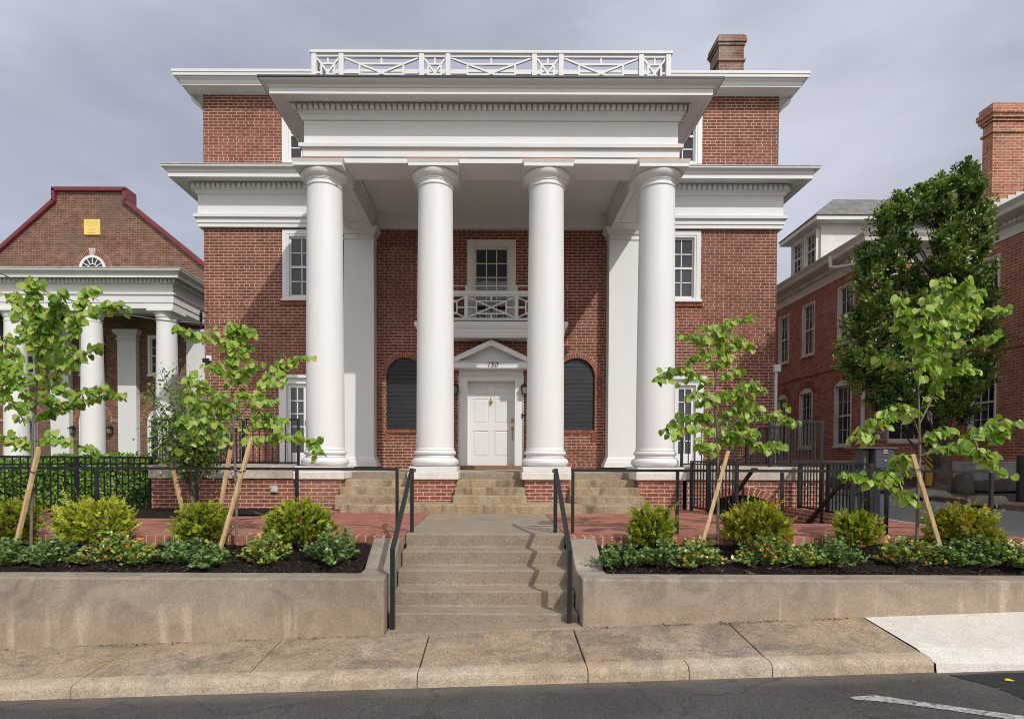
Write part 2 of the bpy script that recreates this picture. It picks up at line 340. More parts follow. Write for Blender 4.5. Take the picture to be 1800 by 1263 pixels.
M['sandstone'] = concrete('ochre_sandstone', (0.25, 0.185, 0.115), (0.43, 0.355, 0.255), (0.13, 0.10, 0.07), 0.75, (0.43, 0.30, 0.16), warm_amt=0.5)
M['walk'] = concrete('sidewalk_concrete', (0.285, 0.22, 0.155), (0.42, 0.345, 0.26), (0.22, 0.19, 0.16), 0.6, (0.40, 0.275, 0.155), (0.13, 0.115, 0.10), blotch=0.55, grain=0.85)
M['kerb'] = concrete('kerb_concrete', (0.36, 0.30, 0.225), (0.50, 0.435, 0.34), (0.30, 0.25, 0.19), 0.4, (0.44, 0.31, 0.18), (0.20, 0.18, 0.155), blotch=0.3)
M['pale'] = concrete('new_concrete', (0.60, 0.57, 0.52), (0.70, 0.67, 0.62), (0.50, 0.45, 0.38), 0.35, (0.60, 0.53, 0.45), (0.40, 0.37, 0.33), grain=0.35, mott=0.22, warm_amt=0.45)
M['parge'] = concrete('foundation_parging', (0.56, 0.56, 0.56), (0.70, 0.70, 0.69), (0.30, 0.29, 0.27), 0.4, (0.5, 0.48, 0.45))
M['rock'] = concrete('rough_stone', (0.04, 0.036, 0.033), (0.10, 0.09, 0.08), (0.04, 0.036, 0.032), 0.6, (0.10, 0.085, 0.07))
def asphalt(name, a, b, gutter=False):
    t = NT(name); p = t.pos(); f = t.noise(p, 0.9, 7, 0.6); h = t.noise(p, 120.0, 3, 0.7); v = t.n("TexVoronoi"); t.setin(v, Scale=75.0); t.l(p, v.inputs['Vector'])
    c = t.ramp(f, [(0.3, a), (0.7, b)])
    k = t.noise(p, 48.0, 3, 0.8); c = t.mix(0.9, c, t.ramp(k, [(0.28, 0.55), (0.72, 1.5)]), 'MULTIPLY'); c = t.mix(0.8, c, t.ramp(h, [(0.3, 0.5), (0.7, 1.45)]), 'MULTIPLY')
    c = t.mix(t.ramp(v.outputs['Distance'], [(0.08, 0.75), (0.22, 0.0)]), c, (0.20, 0.195, 0.185))
    st = t.noise(t.map(p, (0.8, 2.2, 1), (3, 1, 0)), 1.3, 5, 0.65)
    c = t.mix(t.math('MULTIPLY', t.ramp(st, [(0.58, 0.0), (0.74, 1.0)]), 0.5), c, (0.13, 0.11, 0.085))
    if gutter:
        sp = t.n("SeparateXYZ"); t.l(p, sp.inputs[0]); e = t.math('ADD', sp.outputs[1], t.math('MULTIPLY', t.noise(t.map(p, (1.6, 5, 1)), 1.0, 6, 0.7), 0.5))
        c = t.mix(t.ramp(t.math('SUBTRACT', e, 4.2), [(0.45, 0.0), (0.72, 0.55)]), c, (0.20, 0.165, 0.125))
        w = t.n("TexNoise"); t.setin(w, Scale=2.5, Detail=5.0); t.l(p, w.inputs['Vector']); mv = t.n("VectorMath", operation='MULTIPLY_ADD'); t.l(w.outputs['Color'], mv.inputs[0]); mv.inputs[1].default_value = (0.7, 0.7, 0); t.l(p, mv.inputs[2])
        k = t.n("TexVoronoi", feature='DISTANCE_TO_EDGE'); t.setin(k, Scale=0.55); t.l(mv.outputs[0], k.inputs['Vector']); c = t.mix(t.ramp(k.outputs['Distance'], [(0.0015, 0.45), (0.006, 0.0)]), c, (0.015, 0.015, 0.015))
    t.base(c); t.bump(h, 0.5, 0.008); return t.fin(0.85, 0, 0.35)
M['asphalt'] = asphalt('road_asphalt', (0.046, 0.045, 0.044), (0.078, 0.076, 0.073), True)
M['asphalt2'] = asphalt('driveway_asphalt', (0.052, 0.055, 0.060), (0.085, 0.088, 0.092))
M['patch'] = asphalt('fresh_asphalt', (0.014, 0.015, 0.017), (0.022, 0.023, 0.025))
def roadpaint():
    t = NT('worn_road_paint'); p = t.pos(); f = t.noise(p, 26.0, 5, 0.7)
    t.base(t.mix(t.ramp(f, [(0.36, 0.0), (0.55, 1.0)]), (0.07, 0.07, 0.07), (0.40, 0.39, 0.37))); return t.fin(0.8)
M['paint'] = roadpaint()
def mulch():
    t = NT('bark_mulch'); p = t.pos(); f = t.noise(p, 38.0, 6, 0.75, 1.5); g = t.noise(p, 3.0, 4)
    c = t.ramp(f, [(0.3, (0.006, 0.004, 0.004)), (0.62, (0.030, 0.020, 0.016)), (0.8, (0.075, 0.052, 0.040))])
    c = t.mix(0.5, c, t.ramp(g, [(0.3, 0.7), (0.7, 1.2)]), 'MULTIPLY'); t.base(c); t.bump(f, 1.0, 0.03); return t.fin(0.9, 0, 0.2)
M['mulch'] = mulch()
M['soil'] = plain('leaf_litter_soil', (0.065, 0.042, 0.03), 0.95, var=0.5, scale=9.0, bump=0.6)
M['chip'] = plain('bark_chips', (0.035, 0.024, 0.019), 0.9, var=0.6, scale=30.0)
def leafmat(name, cols, rough=0.45, trans=0.35, spec=0.4):
    t = NT(name); p = t.pos(); q = t.n("NewGeometry")
    at_ = t.n("Attribute", attribute_name='tone'); c = t.ramp(at_.outputs['Fac'], [(i/(len(cols)-1), col) for i, col in enumerate(cols)])
    c = t.mix(0.4, c, t.ramp(t.noise(p, 25.0, 3), [(0.3, 0.75), (0.7, 1.2)]), 'MULTIPLY')
    t.base(c); t.fin(rough, 0, spec)
    tr = t.n("BsdfTranslucent"); t.l(t.mix(1.0, c, (1.25, 1.2, 0.6), 'MULTIPLY'), tr.inputs[0])
    m = t.n("MixShader"); m.inputs[0].default_value = trans; t.l(t.p.outputs[0], m.inputs[1]); t.l(tr.outputs[0], m.inputs[2]); t.l(m.outputs[0], t.out.inputs[0]); return t.m
M['redbud'] = leafmat('redbud_leaves', [(0.10, 0.20, 0.022), (0.16, 0.30, 0.035), (0.21, 0.37, 0.045), (0.27, 0.43, 0.06), (0.36, 0.49, 0.10), (0.44, 0.54, 0.17), (0.42, 0.46, 0.09)], 0.42, 0.42)
M['dogwood'] = leafmat('dogwood_leaves', [(0.055, 0.12, 0.025), (0.10, 0.19, 0.04), (0.16, 0.27, 0.05), (0.24, 0.34, 0.08)], 0.4, 0.3)
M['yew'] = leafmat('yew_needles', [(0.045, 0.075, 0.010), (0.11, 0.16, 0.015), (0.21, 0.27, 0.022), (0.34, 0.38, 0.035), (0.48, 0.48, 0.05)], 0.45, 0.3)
M['yew_bright'] = leafmat('bright_yew_needles', [(0.10, 0.14, 0.014), (0.24, 0.30, 0.022), (0.42, 0.46, 0.04), (0.58, 0.57, 0.07)], 0.45, 0.3)
M['yew_rust'] = leafmat('rust_tipped_yew_needles', [(0.06, 0.085, 0.012), (0.16, 0.20, 0.018), (0.30, 0.33, 0.03), (0.46, 0.44, 0.045), (0.50, 0.26, 0.05)], 0.45, 0.3)
M['gloss'] = leafmat('glossy_shrub_leaves', [(0.055, 0.12, 0.03), (0.12, 0.21, 0.055), (0.20, 0.31, 0.09), (0.33, 0.44, 0.18)], 0.34, 0.2, 0.45)
M['gloss_orange'] = leafmat('orange_flecked_shrub_leaves', [(0.055, 0.125, 0.028), (0.12, 0.21, 0.045), (0.20, 0.31, 0.06), (0.32, 0.41, 0.09), (0.44, 0.46, 0.10), (0.70, 0.31, 0.03)], 0.32, 0.2, 0.5)
M['holly'] = leafmat('holly_leaves', [(0.022, 0.048, 0.013), (0.065, 0.125, 0.025), (0.165, 0.255, 0.045), (0.34, 0.44, 0.10)], 0.32, 0.18, 0.55)
M['hedge'] = leafmat('hedge_leaves', [(0.08, 0.17, 0.02), (0.15, 0.29, 0.035), (0.22, 0.40, 0.06), (0.12, 0.23, 0.03)], 0.4, 0.3)
M['grass'] = leafmat('grass_blades', [(0.07, 0.13, 0.025), (0.12, 0.20, 0.04)], 0.5, 0.3)
M['litter'] = leafmat('fallen_leaf_bits', [(0.20, 0.10, 0.04), (0.33, 0.19, 0.08), (0.10, 0.06, 0.04), (0.28, 0.22, 0.13), (0.05, 0.035, 0.028)], 0.8, 0.1)
M['lawn'] = plain('lawn_ground', (0.06, 0.10, 0.025), 0.95, var=0.4, scale=6.0)
M['bark'] = plain('grey_bark', (0.16, 0.125, 0.105), 0.9, var=0.35, scale=14.0, bump=0.5)
M['bark_dark'] = plain('dark_bark', (0.10, 0.075, 0.06), 0.95, var=0.5, scale=7.0, bump=0.8)
def wood():
    t = NT('raw_pine_stake'); p = t.pos(); f = t.noise(t.map(p, (60, 60, 3)), 1.0, 5, 0.6)
    t.base(t.ramp(f, [(0.3, (0.36, 0.23, 0.11)), (0.55, (0.56, 0.40, 0.21)), (0.75, (0.68, 0.53, 0.33))])); t.bump(f, 0.3, 0.01); return t.fin(0.75)
M['wood'] = wood()
M['threshold'] = plain('brown_wood', (0.22, 0.12, 0.06), 0.6, var=0.25, scale=8)
M['slate_box'] = plain('slate_grey_metal', (0.052, 0.060, 0.078), 0.4, 0.2, var=0.1)
M['grey_box'] = plain('grey_metal', (0.09, 0.09, 0.095), 0.5, 0.1, var=0.15)
M['yellow'] = plain('yellow_paint', (0.55, 0.33, 0.02), 0.5, var=0.2, scale=6)
M['lamp_glass'] = plain('lantern_glass', (0.16, 0.16, 0.155), 0.15)
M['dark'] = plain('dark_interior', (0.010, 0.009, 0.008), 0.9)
M['lettering'] = plain('dark_lettering', (0.05, 0.035, 0.03), 0.6)
M['sign'] = plain('pale_pink_sign', (0.50, 0.40, 0.37), 0.6)
M['yellow_leaf'] = plain('yellow_leaf', (0.55, 0.48, 0.03), 0.6)
# ================================================================ ground
ZT = 0.955                      # brick terrace
ZFL = ZC-0.165                  # porch floor
XC = -0.07                      # axis of the house
YF, YE, YCOL = 13.6, 10.30, 10.63      # facade, entablature front, column axis
YK, YW = 4.60, 5.50             # kerb face, retaining wall face
HX0, HX1, HY0, HY1 = 3.72, 5.15, 8.05, 10.15    # areaway opening in the terrace
def slope(x): return 0.0343*max(-9.0, min(9.0, x))
XS = [-400, -60, -25, -9, -6, -3, 0, 3, 6, 9, 25, 60, 400]
def structure(o): o['kind'] = 'structure'; return o
mb = MB()
mb.quad((-400, -400, -0.75), (400, -400, -0.75), (400, 400, -0.75), (-400, 400, -0.75))
structure(mb.build('ground', M['lawn']))
mb = MB(lambda u, d, v: (u, v, d))
grid_face(mb, -300, 300, 6.9, 300, [(HX0, HX1, HY0, HY1)], 0.80, 0.0)
structure(mb.build('yard_ground', M['lawn']))
mb = MB(); xs = [-30, -9, -6, -3, 0, 3, 6, 9, 30]
for a, b in zip(xs, xs[1:]):
    mb.quad((a, -30, slope(a)), (b, -30, slope(b)), (b, YK+0.05, slope(b)), (a, YK+0.05, slope(a)))
structure(mb.build('road', M['asphalt']))
# fresh patch and worn paint line on the road, each on the slope of the road
def onroad(pts, dz): return [(x, y, slope(x)+dz) for x, y in pts]
def rd(px, py):                 # where a pixel meets the sloping road
    d = at(px, py, 1.0)-Vector((0, 0, ZC)); t = -ZC/(d.z-0.0343*d.x); return (d.x*t, d.y*t)
pts = [rd(*q) for q in ((1668, 1186), (1690, 1186), (1740, 1183), (1810, 1182), (1900, 1182), (1900, 1262), (1815, 1236), (1770, 1215), (1730, 1202), (1700, 1195))]
structure(MB().poly(onroad(pts, 0.004)).build('road_patch', M['patch']))
top = [(1490, 1225), (1540, 1222), (1600, 1231), (1680, 1242), (1780, 1256), (1900, 1270)]; bot = [(1900, 1282), (1780, 1265), (1680, 1250), (1600, 1239), (1540, 1232), (1505, 1230)]
structure(MB().poly(onroad([rd(*q) for q in top+bot], 0.005)).build('road_marking', M['paint']))
# sidewalk slabs and kerb stones with open joints
JX = [-30, -9.0, -6.2, -3.45, -2.05, -0.62, 0.775, 2.28, 3.60]
mb = MB(); kb = MB(); bs = MB()
def swz(x, y):
    t = (y-4.76)/0.74; xx = max(-9.0, min(9.0, x)); return (1-t)*(0.118+0.0343*xx)+t*(0.180+0.0405*xx)
for a, b in zip(JX, JX[1:]):
    a += 0.006; b -= 0.006; y0, y1 = YK+0.155, YW+0.04
    for (q, s, e) in ((mb, y0, y1),):
        q.add([(a, s, swz(a, s)), (b, s, swz(b, s)), (b, e, swz(b, e)), (a, e, swz(a, e)), (a, s, swz(a, s)-0.1), (b, s, swz(b, s)-0.1), (b, e, swz(b, e)-0.1), (a, e, swz(a, e)-0.1)],
              [(0, 1, 2, 3), (7, 6, 5, 4), (0, 4, 5, 1), (1, 5, 6, 2), (2, 6, 7, 3), (3, 7, 4, 0)])
KJ = [-30, -9, -6.2, -3.45, -0.62, 0.775, 1.6, 2.28, 3.60]
prof = [(YK, -0.1), (YK+0.006, 0.060), (YK+0.018, 0.093), (YK+0.045, 0.110), (YK+0.15, 0.117), (YK+0.15, -0.1)]
for a, b in zip(KJ, KJ[1:]):
    a += 0.004; b -= 0.004; n = len(prof)
    kb.add([(a, y, slope(a)+z) for y, z in prof]+[(b, y, slope(b)+z) for y, z in prof],
           [tuple(range(n)), tuple(range(2*n-1, n-1, -1))]+[(i, (i+1) % n, n+(i+1) % n, n+i) for i in range(n)])
structure(mb.build('sidewalk', M['walk'], bevel=0.008)); structure(kb.build('kerb', M['kerb'], smooth=50))
xs = [-30, -9, 0, 3.6]
for a, b in zip(xs, xs[1:]): bs.quad((a, YK+0.02, slope(a)+0.05), (b, YK+0.02, slope(b)+0.05), (b, YW+0.03, swz(b, YW)-0.05), (a, YW+0.03, swz(a, YW)-0.05))
structure(bs.build('sidewalk_base', M['soil']))
mb = MB(); xa = 3.606
for a, b in ((xa, 4.5), (4.5, 6), (6, 9), (9, 30)):
    f = lambda x: (0.105 if x < 3.7 else 0.05)
    mb.add([(a, YK-0.02, slope(a)-0.05), (b, YK-0.02, slope(b)-0.05), (a, YK, slope(a)+f(a)*0.7), (b, YK, slope(b)+f(b)*0.7), (a, YK+0.22, swz(a, YK+0.22)+(0.003 if a < 3.7 else -0.02)), (b, YK+0.22, swz(b, YK+0.22)-0.02),
            (a, YW+0.04, swz(a, YW)+0.003), (b, YW+0.04, swz(b, YW)+0.003)], [(0, 1, 3, 2), (2, 3, 5, 4), (4, 5, 7, 6)])
structure(mb.build('driveway_apron', M['pale']))
# ---------------------------------------------------------------- retaining walls, each with a rising cheek beside the stairs
WT = zat(1017, YW)
def retaining(name, sgn, xin, xout, label):
    mb = MB()
    yb = YW+0.28
    a, b = sorted((xin, xout))
    n = 10
    X = [a+(b-a)*i/n for i in range(n+1)]
    mb.box(a, b, YW, yb, -0.6, WT)
    # cheek: flat, then steep up to the terrace, outer edge wider at the back
    t0, t1 = 0.17, 0.28
    pr = [(yb, -0.3), (yb, WT-0.001), (5.98, WT+0.005), (6.44, zat(946, 6.5)), (6.72, zat(945, 6.6)+0.01), (6.78, 0.85), (6.78, -0.3)]
    x0, x1 = (xin-0.30, xin) if sgn < 0 else (xin, xin+0.30)
    mb.prismx(pr, x0, x1)
    if sgn > 0: mb.box(xout-0.24, xout-0.001, yb+0.001, 6.62, -0.3, WT-0.002)
    o = mb.build(name, M['concrete'], origin=((a+b)/2 if abs(b-a) < 12 else xin, YW, 0.1), bevel=0.018); tag(o, label, 'retaining wall')
    return o
retaining('retaining_wall', -1, -1.065, -24, 'stained concrete retaining wall to the left of the front stairs, under the planting bed')
retaining('retaining_wall', 1, 0.865, 6.26, 'weathered concrete retaining wall to the right of the front stairs, ending beside pale new pavement')
# ---------------------------------------------------------------- front concrete stairs
SX0, SX1 = -1.055, 0.855
st = thing('concrete_stairs', 'five step concrete stairs between the two retaining walls, rising from the sidewalk', 'stairs', (-0.1, 5.6, 0.15))
mb = MB(); nose = [(6.82, ZT-0.002)]; ys = [6.80, 6.515, 6.225, 5.945, 5.68]; zs = [ZT, 0.792, 0.628, 0.462, 0.300]
pr = [(9.46, ZT), (ys[0], ZT)]
for i in range(4): pr += [(ys[i]+0.012, zs[i+1]), (ys[i+1], zs[i+1])]
pr += [(ys[4]+0.01, 0.05), (9.46, 0.05)]
mb.prismx(pr, SX0, SX1); mb.build('steps', M['step'], st, bevel=0.014)
mb = MB(); x0, x1 = SX0, SX1
mb.add([(x0, YW-0.04, swz(x0, YW)+0.012), (x1, YW-0.04, swz(x1, YW)+0.012), (x1, 5.70, swz(x1, YW)+0.018), (x0, 5.70, swz(x0, YW)+0.022), (x0, YW-0.04, 0), (x1, YW-0.04, 0), (x1, 5.7, 0), (x0, 5.7, 0)],
       [(0, 1, 2, 3), (7, 6, 5, 4), (0, 4, 5, 1), (1, 5, 6, 2), (2, 6, 7, 3), (3, 7, 4, 0)])
mb.build('bottom_pad', M['step'], st, bevel=0.01)
def handrail(x, label):
    h = thing('handrail', label, 'handrail', (x, 5.62, 0.2), 'black metal handrails of the front stairs')
    zb, zt = ZC-0.90, ZC-0.115
    a = MB().box(x-0.022, x+0.022, 5.60, 5.645, 0.12, zb); a.build('post', M['black'], h, bevel=0.003)
    a = MB().box(x-0.022, x+0.022, 6.93, 6.975, ZT-0.02, zt); a.build('post', M['black'], h, bevel=0.003)
    a = MB().beam((x, 5.60, zb-0.002), (x, 6.93, zt-0.002), 0.046, 0.04); a.box(x-0.023, x+0.023, 6.93, 7.13, zt-0.04, zt+0.003); a.build('rail', M['black'], h, bevel=0.003)
handrail(-1.0, 'black metal handrail on the left side of the concrete front stairs')
handrail(0.755, 'black metal handrail on the right side of the concrete front stairs, casting a zigzag shadow')
# ---------------------------------------------------------------- planting beds
def bedz(y): return WT-0.02+(ZT-0.06-WT)*max(0, min(1, (y-YW-0.28)/0.75))
def bed(name, x0, x1):
    mb = MB(); nx, ny = 60, 12; ya, yb = YW+0.275, 6.62
    V = []
    for j in range(ny+1):
        for i in range(nx+1):
            x = x0+(x1-x0)*i/nx; y = ya+(yb-ya)*j/ny
            V.append((x, y, bedz(y)+0.018*math.sin(x*7.1+y*3)+0.014*math.sin(x*17+y*11)+random.uniform(-0.008, 0.008)-(0.02 if j == 0 else 0)))
    mb.add(V, [(j*(nx+1)+i, j*(nx+1)+i+1, (j+1)*(nx+1)+i+1, (j+1)*(nx+1)+i) for j in range(ny) for i in range(nx)])
    structure(mb.build(name, M['mulch'], smooth=60))
bed('mulch_bed', -9, -1.36); bed('mulch_bed', 1.16, 6.05)
# ---------------------------------------------------------------- brick terrace with a border course
EX = 5.95
mb = MB()
def slab(x0, x1, y0, y1, z=ZT): mb.box(x0, x1, y0, y1, z-0.12, z)
slab(-9.5, SX0-0.004, 6.72, 10.2); slab(SX1+0.004, HX0-0.004, 6.72, 10.6); slab(HX1+0.004, EX, 6.72, 13.5); slab(HX0, HX1, 6.72, HY0)
structure(mb.build('brick_terrace', M['paver']))
mb = MB()
mb.box(-9.5, SX0-0.02, 6.52, 6.716, ZT-0.14, ZT+0.006); mb.box(SX1+0.02, EX+0.22, 6.52, 6.716, ZT-0.14, ZT+0.006)
structure(mb.build('brick_border', M['soldier'], bevel=0.006))
mb = MB(); mb.box(EX+0.003, EX+0.09, 6.72, 13.5, 0.7, ZT+0.008); structure(mb.build('terrace_kerb', M['kerb'], bevel=0.01))
mb = MB(); nx = 16
V = [(x, y, ZT+0.004+0.012*random.random()+(0.015 if 8.7 < y < 10 else 0)) for y in (8.45, 8.8, 9.3, 10.1) for x in [-6.7+3.05*i/nx-(0 if i < nx else 0) for i in range(nx+1)]]
V = [(x-(0.0 if y > 8.6 else 0.0), y+(0.95*(x+4.75)/1.1 if x > -4.75 and y < 8.5 else 0), z) for x, y, z in V]
mb.add(V, [(j*(nx+1)+i, j*(nx+1)+i+1, (j+1)*(nx+1)+i+1, (j+1)*(nx+1)+i) for j in range(3) for i in range(nx)])
structure(mb.build('mulch_strip', M['mulch']))
# areaway: brick sides, steps going down towards the basement arch
aw = thing('areaway', 'sunken brick stairwell in front of the basement arch, right of the porch', 'stairwell', (4.4, 9, ZT))
mb = MB(); mb.box(HX0-0.20, HX0, HY0, HY1, -1.6, ZT-0.002); mb.box(HX1, HX1+0.2, HY0, HY1, -1.6, ZT+0.06); mb.box(HX0, HX1, HY0-0.2, HY0, -1.6, ZT-0.125); mb.build('brick_side', M['brick_low'], aw)
mb = MB()
for i in range(9): mb.box(HX0, HX1, HY0+0.25*i, HY0+0.25*(i+1)-(0.06 if i == 8 else 0), -1.7, ZT-0.17*(i+1))
mb.build('steps', M['step'], aw)
# driveway and planting strip beside the right-hand building
dz = lambda y: ZC-0.93+0.1*(min(y, 11.3)-7.4)+0.02*max(0.0, y-11.3)
def dzz(x, y):
    t = max(0.0, min(1.0, (x-EX-0.09)/1.1)); hi = (1-t)*(ZT-0.006)+t*dz(max(y, 7.0)); k = max(0.0, min(1.0, (y-5.53)/1.5)); return (1-k)*(swz(x, 5.53)+0.008)+k*hi
mb = MB(); gx = [EX+0.092, 6.3, 6.6, 6.9, 7.2, 9, 12, 24]; gy = [5.53, 6.3, 7.03, 8.0, 9, 10, 11.3, 13, 16, 30]
mb.add([(x, y, dzz(x, y)) for y in gy for x in gx], [(j*8+i, j*8+i+1, (j+1)*8+i+1, (j+1)*8+i) for j in range(9) for i in range(7)])
structure(mb.build('driveway', M['asphalt2'], smooth=60))
mb = MB(); P = [(7.0, 14.5), (7.15, 10.9), (7.6, 9.9), (8.05, 9.2), (8.9, 8.2), (11.5, 7.6), (11.5, 14.45), (9.45, 14.45)]
mb.add([(x, y, dz(y)+0.09) for x, y in P]+[(x, y, dz(y)-0.05) for x, y in P], [tuple(range(8))]+[(i, (i+1) % 8, 8+(i+1) % 8, 8+i) for i in range(8)])
structure(mb.build('planting_strip', M['soil']))
# ================================================================ the main house
H = thing('brick_house', 'red brick house with a white four column portico, number 150 over its door', 'house', (XC, YF, ZFL))
def fz(py): return zat(py, YF)
xL, xR = xat(357.5, YF, 300), xat(1368, YF, 300)
def mir(x): return 2*XC-x
# openings in the facade
wx = xat(538.5, YF, 470)
WIN1 = [(x-0.455, x+0.455, fz(526), fz(413)) for x in (wx, mir(wx))]
WIN2 = [(x-0.455, x+0.455, fz(287.5), fz(186)) for x in (wx, mir(wx))]
FRD = [(x-0.60, x+0.60, ZFL+0.03, fz(666)) for x in (wx, mir(wx))]
nxl, nxr = xat(711, YF, 690), xat(1013.5, YF, 690)
NICHE = [(x-0.435, x+0.435, fz(755), fz(628.5), 'arch') for x in (nxl, nxr)]
DOOR = (XC-0.645, XC+0.645, ZFL, fz(663)); BWIN = (XC-0.45, XC+0.45, fz(566), fz(431))
PAN = [(x-0.33, x+0.33, fz(532), fz(438)) for x in (xat(714, YF), xat(1010, YF))]
zb1, zt1 = 0.7, fz(402); zb2, zt2 = fz(291), fz(166)
mb = MB(lambda u, d, v: (u, YF+d, v))
grid_face(mb, xL, xR, zb1, zt1, WIN1+FRD+NICHE+[DOOR, BWIN], 0, 0.11)
mb.quad((xL, 0, zt1), (xR, 0, zt1), (xR, 0, zb2), (xL, 0, zb2))
grid_face(mb, xL, xR, zb2, zt2, WIN2, 0, 0.11)
# bodies behind
YB = 25.0
for x in (xL, xR): mb.quad((x, 0, zb1), (x, YB-YF, zb1), (x, YB-YF, zt2), (x, 0, zt2))
mb.quad((xL, YB-YF, zb1), (xR, YB-YF, zb1), (xR, YB-YF, zt2), (xL, YB-YF, zt2))
mb.build('brick_wall', M['brick'], H, nrm=False)
# blind recessed panels beside the balcony: brick frames standing a little proud of the wall
for a, b, c, e in PAN:
    mb = MB()
    for (p, q, r, s) in ((a, b, e, e+0.068), (a, b, c-0.068, c), (a-0.10, a, c-0.068, e+0.068), (b, b+0.10, c-0.068, e+0.068)): mb.box(p, q, YF-0.014, YF+0.02, r, s)
    mb.build('blind_panel_frame', M['brick'], H)
# windows ---------------------------------------------------------
def window(parent, tf, u0, u1, v0, v1, cols, rows, meet=True, casing=0.10, d=0.05, proud=0.02, m='white', sill=True, name='window', arch=0.0, fine=1.0):
    "frame is the part, sash and pane its sub-parts; u along the wall, d into the wall"
    fr = MB(tf); c = casing; e = 0.045*fine
    fr.box(u0, u0+e, -proud, d+0.05, v0, v1); fr.box(u1-e, u1, -proud, d+0.05, v0, v1); fr.box(u0+e, u1-e, -proud, d+0.05, v1-e, v1); fr.box(u0+e, u1-e, -proud, d+0.05, v0, v0+e)
    if c > e:
        k = c-e
        fr.box(u0-k, u0-0.001, -proud-0.012, 0.03, v0, v1+k); fr.box(u1+0.001, u1+k, -proud-0.012, 0.03, v0, v1+k); fr.box(u0-0.001, u1+0.001, -proud-0.012, 0.03, v1+0.001, v1+k)
    if arch:
        n = 14; cu, r = (u0+u1)/2, (u1-u0)/2
        for i in range(n):
            t, s = math.pi*i/n, math.pi*(i+1)/n
            P = [(cu+r*math.cos(q), v1-0.01+arch*math.sin(q)) for q in (t, s)]
            fr.add([(p[0], dd, p[1]) for dd in (-proud, 0.06) for p in P]+[(p[0], dd, v1-0.02) for dd in (-proud, 0.06) for p in P], [(0, 1, 3, 2), (0, 1, 5, 4), (2, 3, 7, 6), (4, 5, 7, 6), (0, 2, 6, 4), (1, 3, 7, 5)])
    if sill: fr.box(u0-c+0.02, u1+c-0.02, -proud-0.05, 0.03, v0-0.055, v0-0.002)
    f = fr.build(name, M[m], parent)
    a, b, g, h = u0+e, u1-e, v0+e, v1-e
    sa = MB(tf); s = 0.04*fine; mid = (g+h)/2
    sa.box(a, a+s, d-0.01, d+0.03, g, h); sa.box(b-s, b, d-0.01, d+0.03, g, h); sa.box(a+s, b-s, d-0.01, d+0.03, g, g+s+0.015); sa.box(a+s, b-s, d-0.01, d+0.03, h-s, h)
    if meet: sa.box(a+s, b-s, d-0.016, d+0.03, mid-0.024, mid+0.024)
    w = 0.011*fine
    for i in range(1, cols): x = a+s+(b-a-2*s)*i/cols; sa.box(x-w, x+w, d+0.004, d+0.028, g+s, h-s)
    for j in range(1, rows):
        z = g+s+(h-g-2*s)*j/rows
        if not (meet and j*2 == rows): sa.box(a+s, b-s, d+0.004, d+0.028, z-w, z+w)
    sa.build('sash', M[m], f)
    pn = MB(tf); pn.quad((a, d+0.022, g), (b, d+0.022, g), (b, d+0.022, h), (a, d+0.022, h)); pn.build('pane', M['glass'], f, nrm=False)
    return f
TFF = lambda u, d, v: (u, YF+d, v)
for o in WIN1: window(H, TFF, *o, 3, 4, casing=0.15)
for o in WIN2: window(H, TFF, *o, 3, 4, casing=0.15, sill=False)
f = window(H, TFF, *BWIN, 3, 5, meet=False, casing=0.17, m='cream', sill=False)
for o in WIN1:
    mb = MB(); n = 16; w = (o[1]-o[0]+0.34)/n
    for i in range(n): x = o[0]-0.17+i*w; mb.box(x+0.004, x+w-0.004, YF-0.03, YF+0.02, o[2]-0.155, o[2]-0.060)
    mb.box(o[0]-0.168, o[1]+0.168, YF-0.022, YF+0.018, o[2]-0.153, o[2]-0.062); mb.build('sill_course', M['brick_unit'], H)
# french doors of the wings: two leaves of two by five panes
def frenchdoor(o):
    a, b, c, e = o; fr = MB(TFF)
    fr.box(a-0.06, a+0.12, -0.03, 0.10, c, e); fr.box(b-0.12, b+0.06, -0.03, 0.10, c, e); fr.box(a+0.12, b-0.12, -0.03, 0.10, e-0.13, e)
    fr.box(a-0.10, b+0.10, -0.11, 0.02, e+0.003, e+0.075); fr.box(a-0.05, b+0.05, -0.04, 0.02, e-0.0, e+0.002)
    F_ = fr.build('french_door', M['white'], H, bevel=0.004)
    for s in (0, 1):
        x0 = a+0.122+s*(b-a-0.24)/2; x1 = x0+(b-a-0.244)/2-0.004; lf = MB(TFF); z1 = e-0.135
        st_, bt = 0.085, 0.30
        lf.box(x0, x0+st_, 0.04, 0.085, c+0.01, z1); lf.box(x1-st_, x1, 0.04, 0.085, c+0.01, z1); lf.box(x0+st_, x1-st_, 0.04, 0.085, c+0.01, c+bt); lf.box(x0+st_, x1-st_, 0.04, 0.085, z1-0.08, z1)
        g, h = c+bt, z1-0.08; xm = (x0+x1)/2; lf.box(xm-0.012, xm+0.012, 0.05, 0.08, g, h)
        for j in range(1, 5): z = g+(h-g)*j/5; lf.box(x0+st_, x1-st_, 0.05, 0.08, z-0.012, z+0.012)
        lf.build('leaf', M['white'], F_)
        pn = MB(TFF); pn.quad((x0+st_, 0.07, g), (x1-st_, 0.07, g), (x1-st_, 0.07, h), (x0+st_, 0.07, h)); pn.build('pane', M['glass'], F_, nrm=False)
    hd = MB(TFF); xm = (a+b)/2; hd.box(xm-0.045, xm-0.02, 0.005, 0.04, c+0.95, c+1.07); hd.build('handle', M['brass'], F_)
for o in FRD: frenchdoor(o)
